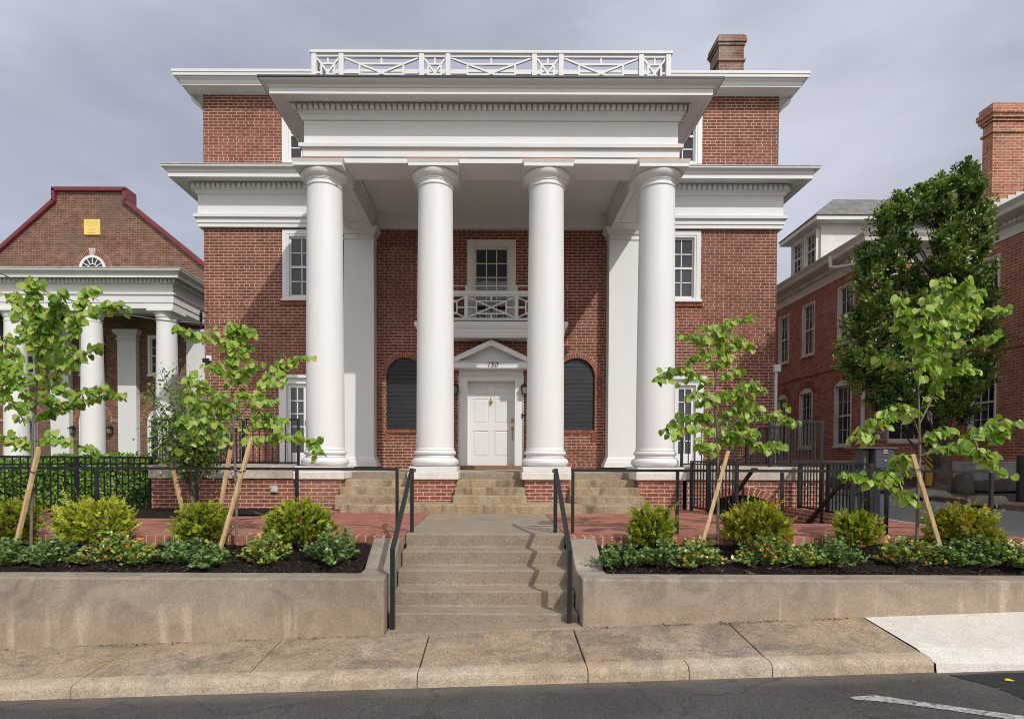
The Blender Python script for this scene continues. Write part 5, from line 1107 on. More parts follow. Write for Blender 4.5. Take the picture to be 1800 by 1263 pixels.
# bollard, boulders, gate post
bp = at(1633, 858, 12.3); gzb = dz(12.3)+0.05
b = MB().lathe([(0.075, gzb-0.05), (0.075, zat(806, 12.3, 1633)), (0.06, zat(804, 12.3, 1633)), (0.02, zat(803, 12.3, 1633))], bp.x, 12.3, 20).build('bollard', M['yellow'], origin=(bp.x, 12.3, gzb), smooth=40); tag(b, 'yellow painted steel bollard beside the trunk of the big evergreen tree', 'bollard')
def boulder(px, py, Y, w, h, dep, label, seed):
    rr = random.Random(seed); p = at(px, py, Y); bm = bmesh.new(); bmesh.ops.create_icosphere(bm, subdivisions=3, radius=1.0)
    ph = [rr.uniform(0, 6) for _ in range(6)]
    for v in bm.verts:
        c = v.co; k = 1+0.10*math.sin(3*c.x+ph[0])+0.10*math.sin(4*c.z+ph[1]+2*c.y)+0.05*math.sin(9*c.x+ph[2])+0.05*math.sin(8*c.y+ph[3]+5*c.z)
        c2 = Vector([math.copysign(abs(q)**0.75, q) for q in c]); v.co = Vector((c2.x*w*k, c2.y*dep*k, max(-0.3, c2.z*k)*h))
    me = bpy.data.meshes.new('boulder'); bm.to_mesh(me); bm.free(); me.materials.append(M['rock']); me.shade_smooth()
    o = bpy.data.objects.new('boulder', me); C.objects.link(o); o.location = (p.x, Y, dz(Y)+0.07); tag(o, label, 'boulder', 'stones along the planting strip')
boulder(1692, 868, 10.6, 0.13, 0.30, 0.18, 'upright dark boulder just right of the big tree trunk', 1)
boulder(1732, 872, 10.9, 0.36, 0.17, 0.22, 'long low grey stone against the foundation of the annex', 2)
boulder(1775, 872, 10.9, 0.28, 0.16, 0.2, 'squat grey stone beside the black gate post', 3)
for i, (x, y, w, lab) in enumerate(((7.25, 10.75, 0.42, 'flat dark edging stone at the left end of the planting strip'), (7.62, 10.0, 0.46, 'flat dark edging stone in the middle of the planting strip border'), (8.02, 9.25, 0.42, 'flat dark edging stone nearest the street in the planting strip border'))):
    p = Vector((x, y, 0)); px = CX+F*x/y; boulder(px, 860, y, w, 0.11, 0.13, lab, 11+i)
gp = at(1797, 800, 9.4); mb = MB().box(gp.x-0.03, gp.x+0.06, 9.4, 9.47, 0.9, gp.z)
for i in range(6): mb.box(gp.x+0.14+i*0.12, gp.x+0.156+i*0.12, 9.42, 9.436, 1.05, gp.z-0.04)
mb.box(gp.x+0.061, gp.x+0.9, 9.415, 9.445, gp.z-0.08, gp.z-0.045); mb.box(gp.x+0.061, gp.x+0.9, 9.415, 9.445, 1.04, 1.07)
g = mb.build('iron_gate', M['black'], origin=(gp.x, 9.4, 0.95)); tag(g, 'black iron gate post at the right edge by the annex', 'gate')
m_ = at(1643, 836, 13.6); mb = MB().box(m_.x-0.12, m_.x+0.10, 13.6, 13.8, m_.z-0.12, m_.z+0.10).tube([(m_.x-0.05, 13.7, m_.z+0.1), (m_.x-0.05, 13.7, m_.z+0.3), (m_.x-0.05, 14.4, m_.z+0.3)], 0.025, 8).tube([(m_.x+0.05, 13.7, m_.z-0.1), (m_.x+0.05, 13.7, 1.2)], 0.025, 8)
g = mb.build('gas_meter', M['grey_box'], origin=tuple(m_), bevel=0.01); tag(g, 'grey gas meter with pipes at the foundation behind the yellow bollard', 'meter')
# ================================================================ foliage
HEART = (np.array([(0, .06, 0), (.26, -.08, .03), (.47, .12, .09), (.49, .40, .10), (.30, .74, .02), (0, 1.0, -.10), (-.26, -.08, .03), (-.47, .12, .09), (-.49, .40, .10), (-.30, .74, .02)]), [(0, 1, 2, 3, 4, 5), (0, 5, 9, 8, 7, 6)])
OVAL = (np.array([(0, 0, 0), (.24, .30, .05), (.22, .68, .04), (0, 1, -.04), (-.22, .68, .04), (-.24, .30, .05)]), [(0, 1, 2, 3), (0, 3, 4, 5)])
LANCE = (np.array([(0, 0, 0), (.20, .40, .03), (0, 1, -.02), (-.20, .40, .03)]), [(0, 1, 2, 3)])
NEED = (np.array([(-.09, 0, 0), (.09, 0, 0), (.10, .7, 0), (0, 1, 0), (-.10, .7, 0)]), [(0, 1, 2, 3, 4)])
def unit(a): return a/np.maximum(np.linalg.norm(a, axis=1, keepdims=True), 1e-9)
def leaves(name, P, T, N, S, tmpl, m, parent=None, origin=(0, 0, 0), widths=1.0, tone=None):
    "one mesh of many leaves: base points P, tip directions T, normals N, lengths S"
    P = np.asarray(P, float); T = unit(np.asarray(T, float)); N = np.asarray(N, float); S = np.asarray(S, float)[:, None]
    U = unit(np.cross(T, N)); N2 = unit(np.cross(U, T)); tv, tf = tmpl; n, k = len(P), len(tv)
    V = (P[:, None, :]+S[:, None, :]*(U[:, None, :]*tv[None, :, 0:1]*widths+T[:, None, :]*tv[None, :, 1:2]+N2[:, None, :]*tv[None, :, 2:3])).reshape(-1, 3)
    V = V-np.array(wloc(parent) if parent is not None else origin)
    loops, starts, tot, c = [], [], [], 0
    base = np.arange(n)*k; cols = []
    for f in tf: cols.append(base[:, None]+np.array(f)[None, :])
    me = bpy.data.meshes.new(name); me.vertices.add(len(V)); me.vertices.foreach_set('co', V.ravel().astype(np.float32))
    lp = np.concatenate([q.ravel() for q in cols]); sizes = np.concatenate([np.full(n, len(f)) for f in tf]); st_ = np.concatenate([[0], np.cumsum(sizes)[:-1]])
    me.loops.add(len(lp)); me.loops.foreach_set('vertex_index', lp.astype(np.int32)); me.polygons.add(len(sizes)); me.polygons.foreach_set('loop_start', st_.astype(np.int32)); me.update(calc_edges=True); me.validate()
    tn = rng.random(n) if tone is None else np.clip(np.asarray(tone, float), 0, 1); a_ = me.attributes.new('tone', 'FLOAT', 'FACE'); a_.data.foreach_set('value', np.tile(tn, len(tf)).astype(np.float32))
    me.materials.append(m); o = bpy.data.objects.new(name, me); C.objects.link(o)
    if parent is not None: o.parent = parent
    else: o.location = origin
    return o
def rdir(n, up=0.0):
    v = rng.normal(size=(n, 3)); v[:, 2] += up; return unit(v)
def curve_pts(pts, n):
    pts = [Vector(p) for p in pts]; out = []
    m = len(pts)-1
    for i in range(n+1):
        t = i/n*m; k = min(int(t), m-1); u = t-k
        p0, p1, p2, p3 = pts[max(k-1, 0)], pts[k], pts[k+1], pts[min(k+2, m)]
        out.append(0.5*((2*p1)+(p2-p0)*u+(2*p0-5*p1+4*p2-p3)*u*u+(3*p1-p0-3*p2+p3)*u*u*u))
    return out
def sapling(label, Y, trunk, branches, seed, dens=1.0, size=(0.062, 0.106), r0=0.017, lw=0.9):
    rr = random.Random(seed); base = at(*trunk[0], Y)
    t = thing('redbud_sapling', label, 'sapling', tuple(base), 'young redbud trees in the planting beds')
    wood_ = MB(); tp = curve_pts([at(x, y, Y) for x, y in trunk], 14); wood_.tube(tp, [r0*(1-0.45*i/14) for i in range(15)], 8)
    P, T, N, S = [], [], [], []
    def leafat(p, axis):
        a = rr.uniform(0, 2*math.pi); side = Vector((math.cos(a), math.sin(a)*0.9-0.15, rr.uniform(-0.2, 0.5))).normalized()
        q = p+side*rr.uniform(0.02, 0.055); s = rr.uniform(*size)*(0.75 if rr.random() < 0.25 else 1)
        tip = Vector((side.x*0.6, side.y*0.6, -rr.uniform(0.25, 1.1))).normalized()
        nn = Vector((rr.gauss(0.25, 0.55), rr.gauss(-0.55, 0.5), rr.gauss(0.55, 0.4)))
        P.append(q); T.append(tip); N.append(nn); S.append(s)
        if rr.random() < 0.5: wood_.tube([p, q], 0.0018, 4, False)
    for br in branches:
        pts = []; dy = rr.uniform(-0.5, 0.5); x0, y0 = br[0]; tot = max(1, math.dist(br[0], br[-1]))
        for x, y in br: pts.append(at(x, y, Y+dy*min(1.0, math.dist((x, y), br[0])/tot)*tot/130))
        n = max(6, len(br)*4); cp = curve_pts(pts, n)
        L_ = sum((cp[i+1]-cp[i]).length for i in range(n)); r = 0.0028+0.004*min(1, L_)
        wood_.tube(cp, [r*(1-0.75*i/n)+0.0015 for i in range(n+1)], 6)
        k = int(L_/0.015*dens)
        for i in range(k):
            u = 0.16+0.84*(i+rr.random())/k
            if rr.random() < 0.25 and u < 0.4: continue
            f = u*n; a = min(int(f), n-1); p = cp[a].lerp(cp[a+1], f-a); leafat(p, cp[a+1]-cp[a])
        for _ in range(int(L_*9.0*dens)):
            f = rr.uniform(0.3, 0.97)*n; a = min(int(f), n-1); p = cp[a].lerp(cp[a+1], f-a); ax = (cp[a+1]-cp[a]).normalized()
            d = (ax*0.7+Vector((rr.gauss(0, 0.7), rr.gauss(0, 0.7), rr.gauss(0.25, 0.5)))).normalized(); ln = rr.uniform(0.07, 0.19)
            q = p+d*ln; q.z -= ln*0.1; wood_.tube([p, p.lerp(q, 0.5)+Vector((0, 0, 0.01)), q], [0.0028, 0.0022, 0.0014], 5)
            for j in range(rr.randint(2, 4)): leafat(p.lerp(q, rr.uniform(0.35, 1.0)), d)
    wood_.build('trunk', M['bark'], t, smooth=60)
    leaves('crown', P, T, N, S, HEART, M['redbud'], t, widths=lw)
    return t
sapling('young redbud tree at the left edge, in front of the pillared brick hall', 6.25, [(55, 962), (56, 860), (57, 800), (58, 745), (61, 715)],
 [[(61, 715), (66, 660), (67, 600), (63, 550), (55, 520), (66, 490)], [(61, 715), (84, 682), (104, 650), (116, 610), (128, 570), (150, 530), (160, 504)], [(104, 650), (125, 640), (150, 620), (172, 608)], [(128, 570), (160, 547), (185, 542), (203, 534)],
  [(67, 600), (45, 570), (32, 540), (22, 515)], [(61, 715), (50, 690), (35, 660), (20, 620), (5, 590)], [(50, 690), (25, 670), (8, 650), (-15, 640)], [(58, 745), (80, 728), (120, 712), (160, 700), (212, 692)], [(120, 712), (150, 690), (185, 684)],
  [(58, 745), (40, 735), (25, 715), (5, 700), (-20, 695)], [(57, 775), (95, 772), (130, 778), (165, 795)], [(57, 800), (40, 785), (20, 770), (3, 765)], [(66, 640), (85, 600), (95, 560), (102, 520)], [(35, 660), (15, 665), (-5, 700)], [(104, 650), (95, 620), (80, 590)], [(84, 682), (100, 680), (115, 690)], [(45, 570), (50, 590), (30, 600)], [(61, 715), (75, 700), (90, 705)]], 3)
sapling('young redbud tree on the left between two yew bushes, before the house corner', 6.3, [(416, 952), (415, 860), (412, 790), (410, 740), (408, 700)],
 [[(408, 700), (406, 650), (409, 600), (412, 567)], [(408, 600), (380, 596), (350, 590), (320, 577)], [(408, 592), (430, 585), (446, 588)], [(410, 740), (440, 710), (462, 680), (480, 650), (500, 637), (530, 627)], [(462, 680), (485, 672), (505, 655)],
  [(412, 790), (440, 772), (470, 768), (510, 768), (545, 775), (560, 800)], [(410, 740), (385, 720), (355, 706), (320, 690)], [(410, 760), (380, 745), (345, 736), (312, 740)], [(408, 700), (425, 690), (445, 698), (470, 708)], [(412, 790), (390, 770), (362, 765), (335, 772)],
  [(408, 660), (385, 652), (365, 642)], [(440, 718), (470, 730), (497, 738)], [(410, 730), (400, 715), (385, 690)], [(411, 765), (440, 745), (470, 745), (490, 750)], [(408, 640), (425, 620), (430, 605)], [(400, 715), (370, 720), (335, 712)], [(409, 690), (430, 660), (440, 640)], [(410, 720), (395, 700), (360, 680), (340, 665)]], 11)
sapling('young redbud tree right of the stairs, leaning stake beside its trunk', 6.35, [(1262, 948), (1262, 860), (1262, 800), (1262, 770), (1258, 720), (1257, 680)],
 [[(1257, 680), (1262, 640), (1267, 605), (1272, 582), (1285, 566), (1315, 561)], [(1258, 662), (1248, 630), (1241, 605), (1226, 592), (1208, 588)], [(1260, 650), (1275, 635), (1285, 612), (1300, 602), (1326, 606)], [(1258, 690), (1235, 670), (1205, 652), (1180, 655), (1150, 670)],
  [(1258, 720), (1275, 700), (1295, 686), (1320, 676), (1338, 686)], [(1260, 740), (1230, 731), (1200, 735), (1165, 755)], [(1262, 770), (1240, 755), (1215, 750), (1182, 765)], [(1262, 765), (1290, 745), (1320, 735), (1360, 730), (1402, 745)], [(1262, 790), (1290, 776), (1320, 776), (1352, 790), (1364, 776)],
  [(1258, 700), (1235, 690), (1215, 700)], [(1262, 800), (1240, 785), (1222, 780)], [(1267, 605), (1252, 590), (1246, 572)], [(1262, 780), (1275, 760), (1300, 760), (1332, 762)], [(1259, 715), (1245, 705), (1230, 712)], [(1258, 670), (1275, 660), (1300, 650)], [(1248, 630), (1225, 628), (1205, 632)], [(1261, 750), (1245, 735), (1225, 742)], [(1262, 775), (1285, 770), (1310, 750)], [(1259, 690), (1280, 690), (1310, 700)], [(1262, 760), (1275, 735), (1300, 720), (1330, 715)]], 17, 1.0, (0.06, 0.098))
sapling('young redbud tree at the right edge, in front of the large dark evergreen tree', 6.2, [(1612, 948), (1613, 890), (1614, 840), (1617, 800), (1616, 760), (1615, 700)],
 [[(1616, 745), (1638, 700), (1650, 660), (1662, 611), (1665, 570), (1658, 530), (1655, 489)], [(1615, 700), (1614, 650), (1618, 620), (1630, 590), (1640, 570)], [(1614, 650), (1605, 600), (1592, 560), (1577, 532)], [(1662, 602), (1680, 582), (1702, 562), (1730, 547), (1756, 546)],
  [(1662, 615), (1690, 602), (1720, 596), (1756, 591)], [(1650, 660), (1670, 652), (1690, 650), (1710, 651)], [(1614, 655), (1590, 642), (1565, 636), (1541, 626)], [(1616, 765), (1602, 727), (1587, 714), (1562, 725), (1540, 745), (1507, 770)], [(1617, 800), (1650, 790), (1680, 785), (1710, 766), (1745, 746), (1786, 741)],
  [(1710, 766), (1720, 790), (1736, 810), (1756, 832)], [(1617, 838), (1592, 828), (1570, 840), (1540, 850), (1510, 842), (1486, 832)], [(1570, 840), (1582, 865), (1602, 882)], [(1617, 802), (1592, 800), (1577, 815), (1560, 836)], [(1617, 772), (1640, 762), (1666, 755)],
  [(1656, 550), (1680, 520), (1702, 496)], [(1662, 572), (1690, 545), (1714, 512)], [(1664, 590), (1642, 560), (1635, 530)], [(1662, 611), (1640, 600), (1622, 580), (1612, 560)], [(1650, 650), (1635, 640), (1625, 622)], [(1680, 785), (1705, 790), (1735, 800)], [(1662, 590), (1690, 575), (1705, 545)], [(1745, 746), (1760, 760), (1750, 775)]], 23, 1.1, (0.066, 0.112))
# wooden stakes
def stake(a, b, Y, Yb, label, w=0.037):
    p, q = at(*a, Y), at(*b, Yb); o = thing('wooden_stake', label, 'stake', tuple(q), 'wooden tree stakes')
    d = (q-p).normalized(); MB().beam(p, q+d*0.08, w, w, (0.3, 1, 0)).build('shaft', M['wood'], o, bevel=0.003)
    return o
def tie(o, a, b, Y): MB().tube([at(*a, Y-0.03), at((a[0]+b[0])/2, a[1]+3, Y-0.04), at(*b, Y-0.02)], 0.006, 6).build('tie', M['black'], o)
o = stake((69, 785), (30, 950), 6.2, 6.15, 'pale wooden stake leaning beside the leftmost redbud sapling'); tie(o, (50, 827), (68, 829), 6.2)
o = stake((443, 768), (387, 965), 6.2, 6.15, 'longest pale wooden stake, leaning across the trunk of the redbud before the house corner'); tie(o, (412, 826), (432, 827), 6.2)
stake((405, 790), (385, 905), 9.0, 9.0, 'wooden stake behind the left redbud, leaning right beside the low brick wall', 0.05)
stake((302, 815), (323, 905), 9.0, 9.0, 'wooden stake leaning left under the dogwood by the low brick wall', 0.05)
o = stake((1280, 792), (1233, 960), 6.3, 6.25, 'wooden stake leaning beside the redbud just right of the stairs', 0.039); tie(o, (1258, 842), (1270, 842), 6.3)
o = stake((1604, 798), (1651, 956), 6.12, 6.1, 'wooden stake leaning left against the redbud at the right edge', 0.039); tie(o, (1600, 822), (1620, 824), 6.1)
# dogwood behind the left guard rail
def dogwood():
    rr = random.Random(5); b = at(338, 905, 9.2); t = thing('dogwood_tree', 'small bushy dogwood with fine dark leaves beside the low brick wall', 'tree', tuple(b))
    wd = MB(); P, T, N, S = [], [], [], []
    for i in range(95):
        px, py = rr.uniform(258, 425), rr.uniform(640, 815)
        if ((px-338)/92)**2+((py-735)/110)**2 > 1.05: continue
        e = at(px, py, 9.2+rr.uniform(-0.6, 0.6)); s = b+Vector((rr.uniform(-0.03, 0.03), 0, rr.uniform(0.25, 0.8))); m = s.lerp(e, 0.5)+Vector((0, 0, 0.10))
        cp = curve_pts([s, m, e], 8); wd.tube(cp, [0.010*(1-0.8*k/8)+0.0015 for k in range(9)], 5)
        for k in range(36):
            f = rr.uniform(2.6, 8); a = min(int(f), 7); p = cp[a].lerp(cp[a+1], f-a)+Vector((rr.gauss(0, 0.10), rr.gauss(0, 0.10), rr.gauss(0, 0.09)))
            d = Vector((rr.gauss(0, 1), rr.gauss(0, 1), rr.gauss(-0.5, 0.5))); P.append(p); T.append(d); N.append((rr.gauss(0, 0.5), rr.gauss(-0.4, 0.5), 0.9)); S.append(rr.uniform(0.055, 0.10))
    wd.tube([b-Vector((0, 0, 0.05)), b+Vector((0.01, 0, 0.5)), b+Vector((-0.02, 0, 1.0))], [0.022, 0.018, 0.012], 8)
    wd.build('trunk', M['bark'], t, smooth=60); leaves('crown', P, T, N, S, OVAL, M['dogwood'], t)
dogwood()
# yew bushes: many short twigs with needles
def yew(px, pyb, pw, ptop, Y, label, mk, seed, dens=1.0):
    g = np.random.default_rng(seed); b = at(px, pyb, Y); rx = at(px+pw/2, pyb, Y).x-b.x; h = at(px, ptop, Y).z-b.z
    t = thing('yew_bush', label, 'bush', tuple(b), 'clipped yew bushes in the planting beds')
    rx *= 0.86; h *= 0.90; n = int(900*dens*(rx/0.33)**1.4); th = g.uniform(0, 2*math.pi, n); cz = g.uniform(-0.75, 1.0, n); rad = g.uniform(0.30, 1.0, n)**0.45
    s = np.sqrt(1-np.clip(cz, -1, 1)**2); w1, w2, w3 = g.uniform(0, 6, 3)
    lump = 1+0.16*np.sin(3*th+w1+2*cz)*s+0.12*np.sin(5*th+4*cz+w2)+0.08*np.sin(9*cz+w3)
    D = np.stack([np.cos(th)*s, np.sin(th)*s, cz], 1); Cc = np.stack([D[:, 0]*rx*rad*lump, D[:, 1]*rx*0.85*rad*lump, h*0.44+D[:, 2]*h*0.50*rad*lump], 1)
    ax = unit(D*np.array([0.8, 0.8, 0.5])+np.array([0, 0, 0.7])+g.normal(0, 0.42, (n, 3))); ln = g.uniform(0.045, 0.095, n)*(1+1.3*(g.random(n) < 0.10)*(D[:, 2] > 0.0))
    k = 14; f = np.linspace(0.0, 1.0, k); P = (Cc[:, None, :]+ax[:, None, :]*(ln[:, None]*f[None, :])[:, :, None]).reshape(-1, 3)+np.array(b)
    A = np.repeat(ax, k, 0); fl = unit(np.cross(ax, g.normal(size=ax.shape))); sg = np.tile(np.where(np.arange(k) % 2 == 0, 1.0, -1.0), n)[:, None]; Fl = np.repeat(fl, k, 0)*sg
    T = A*0.8+Fl+g.normal(0, 0.25, A.shape); Nn = np.cross(A, Fl)*sg+g.normal(0, 0.3, A.shape); S = g.uniform(0.020, 0.036, len(P))*np.tile(1.15-0.5*f, n)
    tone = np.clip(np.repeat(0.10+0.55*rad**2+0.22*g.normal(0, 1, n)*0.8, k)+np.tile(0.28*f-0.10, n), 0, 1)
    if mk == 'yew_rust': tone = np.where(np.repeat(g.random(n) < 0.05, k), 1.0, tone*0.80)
    wd = MB(); rr = random.Random(seed)
    for i in range(26):
        j = rr.randrange(n); e = Vector(Cc[j])+b; wd.tube([b+Vector((rr.uniform(-.04, .04), rr.uniform(-.04, .04), -0.03)), b.lerp(e, 0.5)+Vector((0, 0, 0.03)), e], [0.009, 0.006, 0.002], 5, False)
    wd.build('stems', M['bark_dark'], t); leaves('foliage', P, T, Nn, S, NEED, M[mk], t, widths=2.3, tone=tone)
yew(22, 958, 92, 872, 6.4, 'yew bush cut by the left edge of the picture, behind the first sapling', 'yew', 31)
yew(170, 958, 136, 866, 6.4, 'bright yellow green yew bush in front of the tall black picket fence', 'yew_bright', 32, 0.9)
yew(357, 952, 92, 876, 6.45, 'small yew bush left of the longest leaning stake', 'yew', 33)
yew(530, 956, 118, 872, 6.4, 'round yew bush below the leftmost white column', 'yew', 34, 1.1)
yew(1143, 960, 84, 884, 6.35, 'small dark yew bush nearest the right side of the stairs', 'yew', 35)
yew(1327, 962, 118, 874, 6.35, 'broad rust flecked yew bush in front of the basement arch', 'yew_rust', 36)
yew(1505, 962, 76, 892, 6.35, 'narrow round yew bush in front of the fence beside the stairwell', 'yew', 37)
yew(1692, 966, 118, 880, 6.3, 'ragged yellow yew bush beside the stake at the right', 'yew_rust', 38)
# low spreading shrubs
def shrub(px, py, pw, Y, label, mk, seed, hgt=0.27):
    g = np.random.default_rng(seed); b = at(px, py, Y); b.z = bedz(Y)-0.01; rx = pw/2*Y/F*0.96
    t = thing('low_shrub', label, 'shrub', tuple(b), 'low spreading shrubs along the retaining walls')
    n = 84; th = g.uniform(0, 2*math.pi, n); r = np.sqrt(g.uniform(0, 1, n))*(1+0.22*np.sin(2*th+seed)+0.15*np.sin(5*th+2*seed)+0.35*(g.random(n) < 0.08)); e = np.stack([np.cos(th)*r*rx, np.sin(th)*r*0.22, hgt*np.maximum(0.25, 1-0.55*r**2)*g.uniform(0.5, 1.25, n)], 1)
    P, T, N, S, tn = [], [], [], [], []; wd = MB()
    for i in range(n):
        bt_ = g.uniform(0, 0.5)
        s = np.array([e[i, 0]*0.25, e[i, 1]*0.25, -0.02]); m = (s+e[i])/2+np.array([0, 0, 0.02]); 
        wd.tube([Vector(q)+b for q in (s, m, e[i])], [0.004, 0.003, 0.0015], 4, False)
        for k in range(17):
            u = g.uniform(0.3, 1.02); p = s*(1-u)**2+2*m*u*(1-u)+e[i]*u*u; d = g.normal(0, 1, 3); d[2] = abs(d[2])*0.7+0.1
            P.append(p+np.array(b)); T.append(d); N.append(g.normal(0, 0.6, 3)+np.array([0.2, -0.4, 1.0])); S.append(g.uniform(0.028, 0.058)); tn.append(1.0 if (mk == 'gloss_orange' and g.random() < 0.09) else 0.85*(bt_*0.9+0.55*u*g.random()))
    wd.build('stems', M['bark_dark'], t); leaves('foliage', P, T, N, S, OVAL, M[mk], t, widths=1.25, tone=tn)
SH = [(18, 975, 95, 'gloss', 'glossy green low shrub at the left edge, under the first yew'), (92, 985, 100, 'gloss', 'glossy green low shrub just right of the leftmost sapling trunk'), (195, 980, 105, 'gloss_orange', 'orange flecked low shrub below the bright yellow yew'), (322, 978, 108, 'gloss', 'glossy low shrub below the small yew, left of the longest stake'),
      (464, 985, 110, 'gloss_orange', 'orange flecked low shrub between the redbud trunk and the round yew'), (588, 986, 110, 'gloss', 'glossy low shrub nearest the left side of the stairs'), (1102, 990, 112, 'gloss', 'glossy low shrub nearest the right side of the stairs'), (1228, 988, 108, 'gloss_orange', 'orange flecked low shrub at the foot of the first right stake'),
      (1345, 988, 112, 'gloss_orange', 'orange flecked low shrub below the broad rust flecked yew'), (1462, 990, 122, 'gloss', 'large glossy low shrub below the narrow round yew'), (1592, 986, 112, 'gloss_orange', 'brightest orange flecked low shrub, at the trunk of the rightmost sapling'), (1712, 992, 122, 'gloss', 'glossy low shrub below the ragged yellow yew'), (1806, 988, 90, 'gloss', 'glossy low shrub cut by the right edge of the picture'),
      (246, 974, 62, 'gloss_orange', 'small orange flecked low shrub just right of the bright yellow yew'), (1168, 978, 70, 'gloss', 'small glossy low shrub just right of the small dark yew'), 
      (1404, 986, 84, 'gloss_orange', 'small orange flecked low shrub between the broad yew and the narrow yew'), (1654, 994, 74, 'gloss', 'small glossy low shrub at the foot of the rightmost stake'), (1760, 978, 66, 'gloss_orange', 'small orange flecked low shrub right of the ragged yellow yew'), (372, 990, 56, 'gloss', 'tiny glossy low shrub at the foot of the longest stake, close to the wall')]
for i, (px, py, pw, mk, lab) in enumerate(SH): shrub(px, py, pw, 5.97+0.02*((i*7) % 6), lab, mk, 50+i, (0.25+0.035*(i % 3))*(0.78 if pw < 86 else 1))
# big evergreen tree by the annex
def evergreen():
    g = np.random.default_rng(9); Y = 11.5; b = at(1655, 858, Y); b.z = dz(Y)+0.05
    t = thing('evergreen_tree', 'large dark glossy evergreen tree standing against the brick annex', 'tree', tuple(b))
    wd = MB(); top = at(1668, 420, Y); cp = curve_pts([b-Vector((0, 0, 0.1)), b+Vector((0.02, 0, 0.25)), at(1652, 700, Y), at(1650, 600, Y+0.2), top], 16)
    wd.tube(cp, [0.30 if i == 0 else 0.20 if i < 2 else 0.17*(1-0.8*i/16)+0.02 for i in range(17)], 12)
    # outline of the crown as half widths at given heights (pixels)
    ol = [(308, 1695, 1712), (330, 1640, 1728), (360, 1560, 1735), (400, 1532, 1738), (450, 1512, 1740), (500, 1500, 1745), (550, 1495, 1752), (600, 1488, 1755), (640, 1480, 1748), (680, 1500, 1740), (715, 1520, 1725), (740, 1580, 1700)]
    P, T, N, S, TN = [], [], [], [], []; cen = []
    ys = np.array([o[0] for o in ol]); xl_ = np.array([o[1] for o in ol]); xr_ = np.array([o[2] for o in ol])
    while len(cen) < 400:
        py = 312+423*g.random()**0.88; a, c = np.interp(py, ys, xl_), np.interp(py, ys, xr_); u = g.uniform(-1, 1); u = np.sign(u)*abs(u)**0.7; px = (a+c)/2+u*((c-a)/2-12)
        hd = (c-a)/2*Y/F*0.9; v = g.uniform(-1, 1)*math.sqrt(max(0, 1-u*u)); cen.append((px+g.normal(0, 7), py+g.normal(0, 7), Y+v*hd))
    for i, (px, py, yy) in enumerate(cen):
        c = at(px, py, yy); p = cp[min(16, max(3, int(16*(1-(py-330)/520))))]; big = g.random()
        if i % 3 == 0: wd.tube([p, p.lerp(c, 0.55)+Vector((0, 0, -0.05)), c], [0.022, 0.013, 0.004], 5, False)
        ax = unit(np.array([[c.x-p.x, c.y-p.y-0.1, (c.z-p.z)+0.35]]))[0]; nt_ = g.integers(5, 9); bt0 = 0.05+0.35*g.random()
        for k in range(nt_):
            d = unit((ax*0.75+np.array([0, -0.1, 0.35])+g.normal(0, 0.62, 3))[None, :])[0]; ln = g.uniform(0.16, 0.42); n = int(110*ln)+8; u = g.random(n)**0.8
            cu = np.array(c)+d*(u*ln-0.08)[:, None]+np.array([0, 0, -0.10])*(u**2*ln)[:, None]; P.append(cu+g.normal(0, 0.022+0.018*(1-abs(2*u-1))[:, None], (n, 3)))
            T.append(d*0.9+g.normal(0, 0.6, (n, 3))); N.append(g.normal(0, 0.55, (n, 3))+np.array([0.25, -0.45, 0.8])); S.append(g.uniform(0.05, 0.095, n)); TN.append(np.clip(bt0+0.30*g.random(n)+0.35*u*g.random(n), 0, 1))
            if k < 2: wd.tube([c, Vector(np.array(c)+d*ln*0.5), Vector(np.array(c)+d*ln*0.9+np.array([0, 0, -0.06*ln]))], [0.006, 0.004, 0.002], 4, False)
    for i in range(70):       # stray sprigs past the outline
        py = g.uniform(310, 690); sd = i % 2; px = np.interp(py, ys, xr_ if sd else xl_)+(g.uniform(-4, 15) if sd else -g.uniform(-4, 15)); c = np.array(at(px, py, Y+g.uniform(-0.5, 0.5))); n = 20; dr = np.array([0.5 if sd else -0.5, 0, 0.6])
        P.append(c+dr*g.uniform(-0.25, 0.1, (n, 1))+g.normal(0, 0.03, (n, 3))); T.append(g.normal(0, 0.6, (n, 3))+dr); N.append(g.normal(0, 1, (n, 3))); S.append(g.uniform(0.055, 0.095, n)); TN.append(g.random(n)*0.8+0.2)
    wd.build('trunk', M['bark_dark'], t, smooth=60); leaves('crown', np.concatenate(P), np.concatenate(T), np.concatenate(N), np.concatenate(S), OVAL, M['holly'], t, tone=np.concatenate(TN))
evergreen()
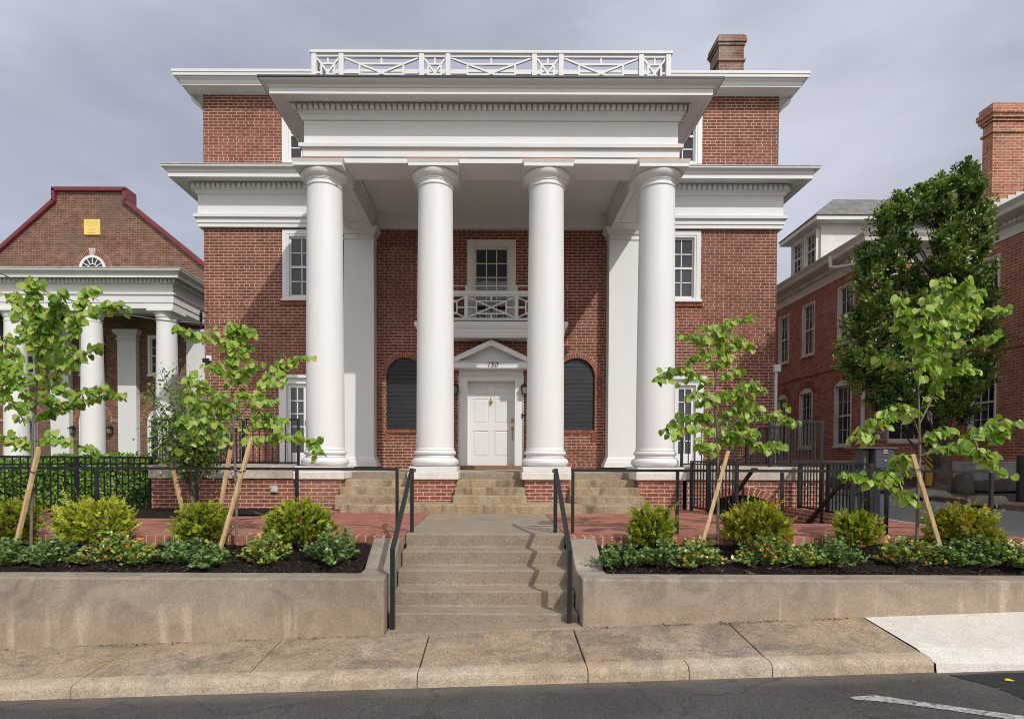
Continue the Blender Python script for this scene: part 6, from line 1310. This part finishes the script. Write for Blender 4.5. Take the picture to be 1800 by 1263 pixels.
# hedge and grass behind the left fence
def hedge():
    g = np.random.default_rng(12); t = thing('hedge', 'dense green clipped hedge behind the tall black fence at the left', 'hedge', (-8.5, 10.9, ZT))
    a, b = np.array([-6.75, 11.0]), np.array([-10.6, 8.2]); d = b-a; Ln = np.linalg.norm(d); d /= Ln; nn = np.array([d[1], -d[0]]); nn = nn if nn[1] < 0 else -nn
    n = 15000; u = g.uniform(-0.1, 1.0, n)*Ln; v = g.uniform(0, 1, n); w = g.random(n)**2*0.5; top = g.random(n) < 0.22
    zt_ = 1.86+0.05*np.sin(u*2.3)+0.03*np.sin(u*6); z = np.where(top, zt_-g.random(n)*0.12, ZT-0.05+v*(zt_-ZT)); off = np.where(top, -g.uniform(0, 1.0, n), -w+0.06*np.sin(u*3+z*5))
    P = np.stack([a[0]+d[0]*u+nn[0]*off, a[1]+d[1]*u+nn[1]*off, z], 1); nb = np.where(top[:, None], np.array([[0, 0, 1.0]]), np.array([[nn[0], nn[1], 0.4]]))
    T = g.normal(0, 1, (n, 3))+np.array([0, 0, 0.5]); N = nb+g.normal(0, 0.5, (n, 3)); S = g.uniform(0.05, 0.085, n); leaves('foliage', P, T, N, S, OVAL, M['hedge'], t, widths=1.2)
    m = MB(); q = [(a[0]-nn[0]*k-d[0]*0.2, a[1]-nn[1]*k-d[1]*0.2) for k in (0.32, 0.85)]+[(b[0]-nn[0]*k, b[1]-nn[1]*k) for k in (0.85, 0.32)]; m.prismz(q, ZT-0.1, 1.74); m.build('branches', M['bark_dark'], t)
hedge()
g = np.random.default_rng(14); n = 2600; x = g.uniform(-13.5, -7.6, n); y = g.uniform(11.6, 14.5, n)
mb = MB(); mb.box(-22, -7.4, 11.5, 24, 0.7, 1.50); structure(mb.build('lawn', M['lawn']))
P = np.stack([x, y, np.full(n, 1.49)], 1); T = g.normal(0, 0.35, (n, 3))+np.array([0, 0, 1.0]); o = leaves('grass', P, T, g.normal(0, 1, (n, 3)), g.uniform(0.25, 0.5, n), NEED, M['grass'], widths=0.25); o['kind'] = 'stuff'
# bark chips and leaf bits scattered on the beds
def scatter(n, m, mk, name, smin, smax, seed, flat):
    g = np.random.default_rng(seed); x = np.concatenate([g.uniform(-6.2, -1.4, n//2), g.uniform(1.2, 6.4, n-n//2)]); y = YW+0.30+g.random(n)**1.5*0.75
    z = np.array([bedz(v) for v in y])+0.004+0.018*np.sin(x*7.1+y*3)+0.014*np.sin(x*17+y*11); T = g.normal(0, 1, (n, 3)); T[:, 2] *= flat; N = g.normal(0, flat, (n, 3))+np.array([0, 0, 1.0])
    o = leaves(name, np.stack([x, y, z+g.uniform(0, 0.012, n)], 1), T, N, g.uniform(smin, smax, n), m, M[mk]); o['kind'] = 'stuff'
scatter(9000, NEED, 'chip', 'bark_chips', 0.02, 0.06, 70, 0.35)
scatter(700, LANCE, 'litter', 'fallen_leaves', 0.02, 0.05, 71, 0.2)
g = np.random.default_rng(77); n = 160; x = g.uniform(-5, 5.5, n); y = g.uniform(3.6, 5.45, n); z = np.where(y < YK, [slope(q)+0.006 for q in x], np.where(y < YK+0.2, [slope(q)+0.122 for q in x], [swz(a, b)+0.006 for a, b in zip(x, y)]))
o = leaves('grit', np.stack([x, y, z], 1), g.normal(0, 1, (n, 3))*np.array([1, 1, 0.1]), np.tile([0, 0, 1.0], (n, 1))+g.normal(0, 0.15, (n, 3)), g.uniform(0.008, 0.028, n), LANCE, M['litter']); o['kind'] = 'stuff'
g = np.random.default_rng(78); n = 900; x = np.concatenate([g.uniform(-6, -1.1, n//2), g.uniform(0.9, 3.5, n-n//2)]); y = YW-0.008-np.abs(g.normal(0, 0.022, n)); k = np.sin(x*3.1)+np.sin(x*7.7+1) > -0.5; x, y = x[k], y[k]; n = len(x)
o = leaves('wall_foot_debris', np.stack([x, y, [swz(a, b)+0.004 for a, b in zip(x, y)]], 1), g.normal(0, 1, (n, 3))*np.array([1, 1, 0.3]), np.tile([0, 0, 1.0], (n, 1))+g.normal(0, 0.3, (n, 3)), g.uniform(0.008, 0.026, n), LANCE, M['chip']); o['kind'] = 'stuff'
q = rd(1772, 1197); o = leaves('fallen_leaf', [(q[0]-0.03, q[1], slope(q[0])+0.012)], [(1, -0.1, 0)], [(0, -0.2, 1)], [0.075], OVAL, M['yellow_leaf'], origin=(q[0], q[1], slope(q[0]))); tag(o, 'single yellow fallen leaf on the dark asphalt patch', 'leaf')
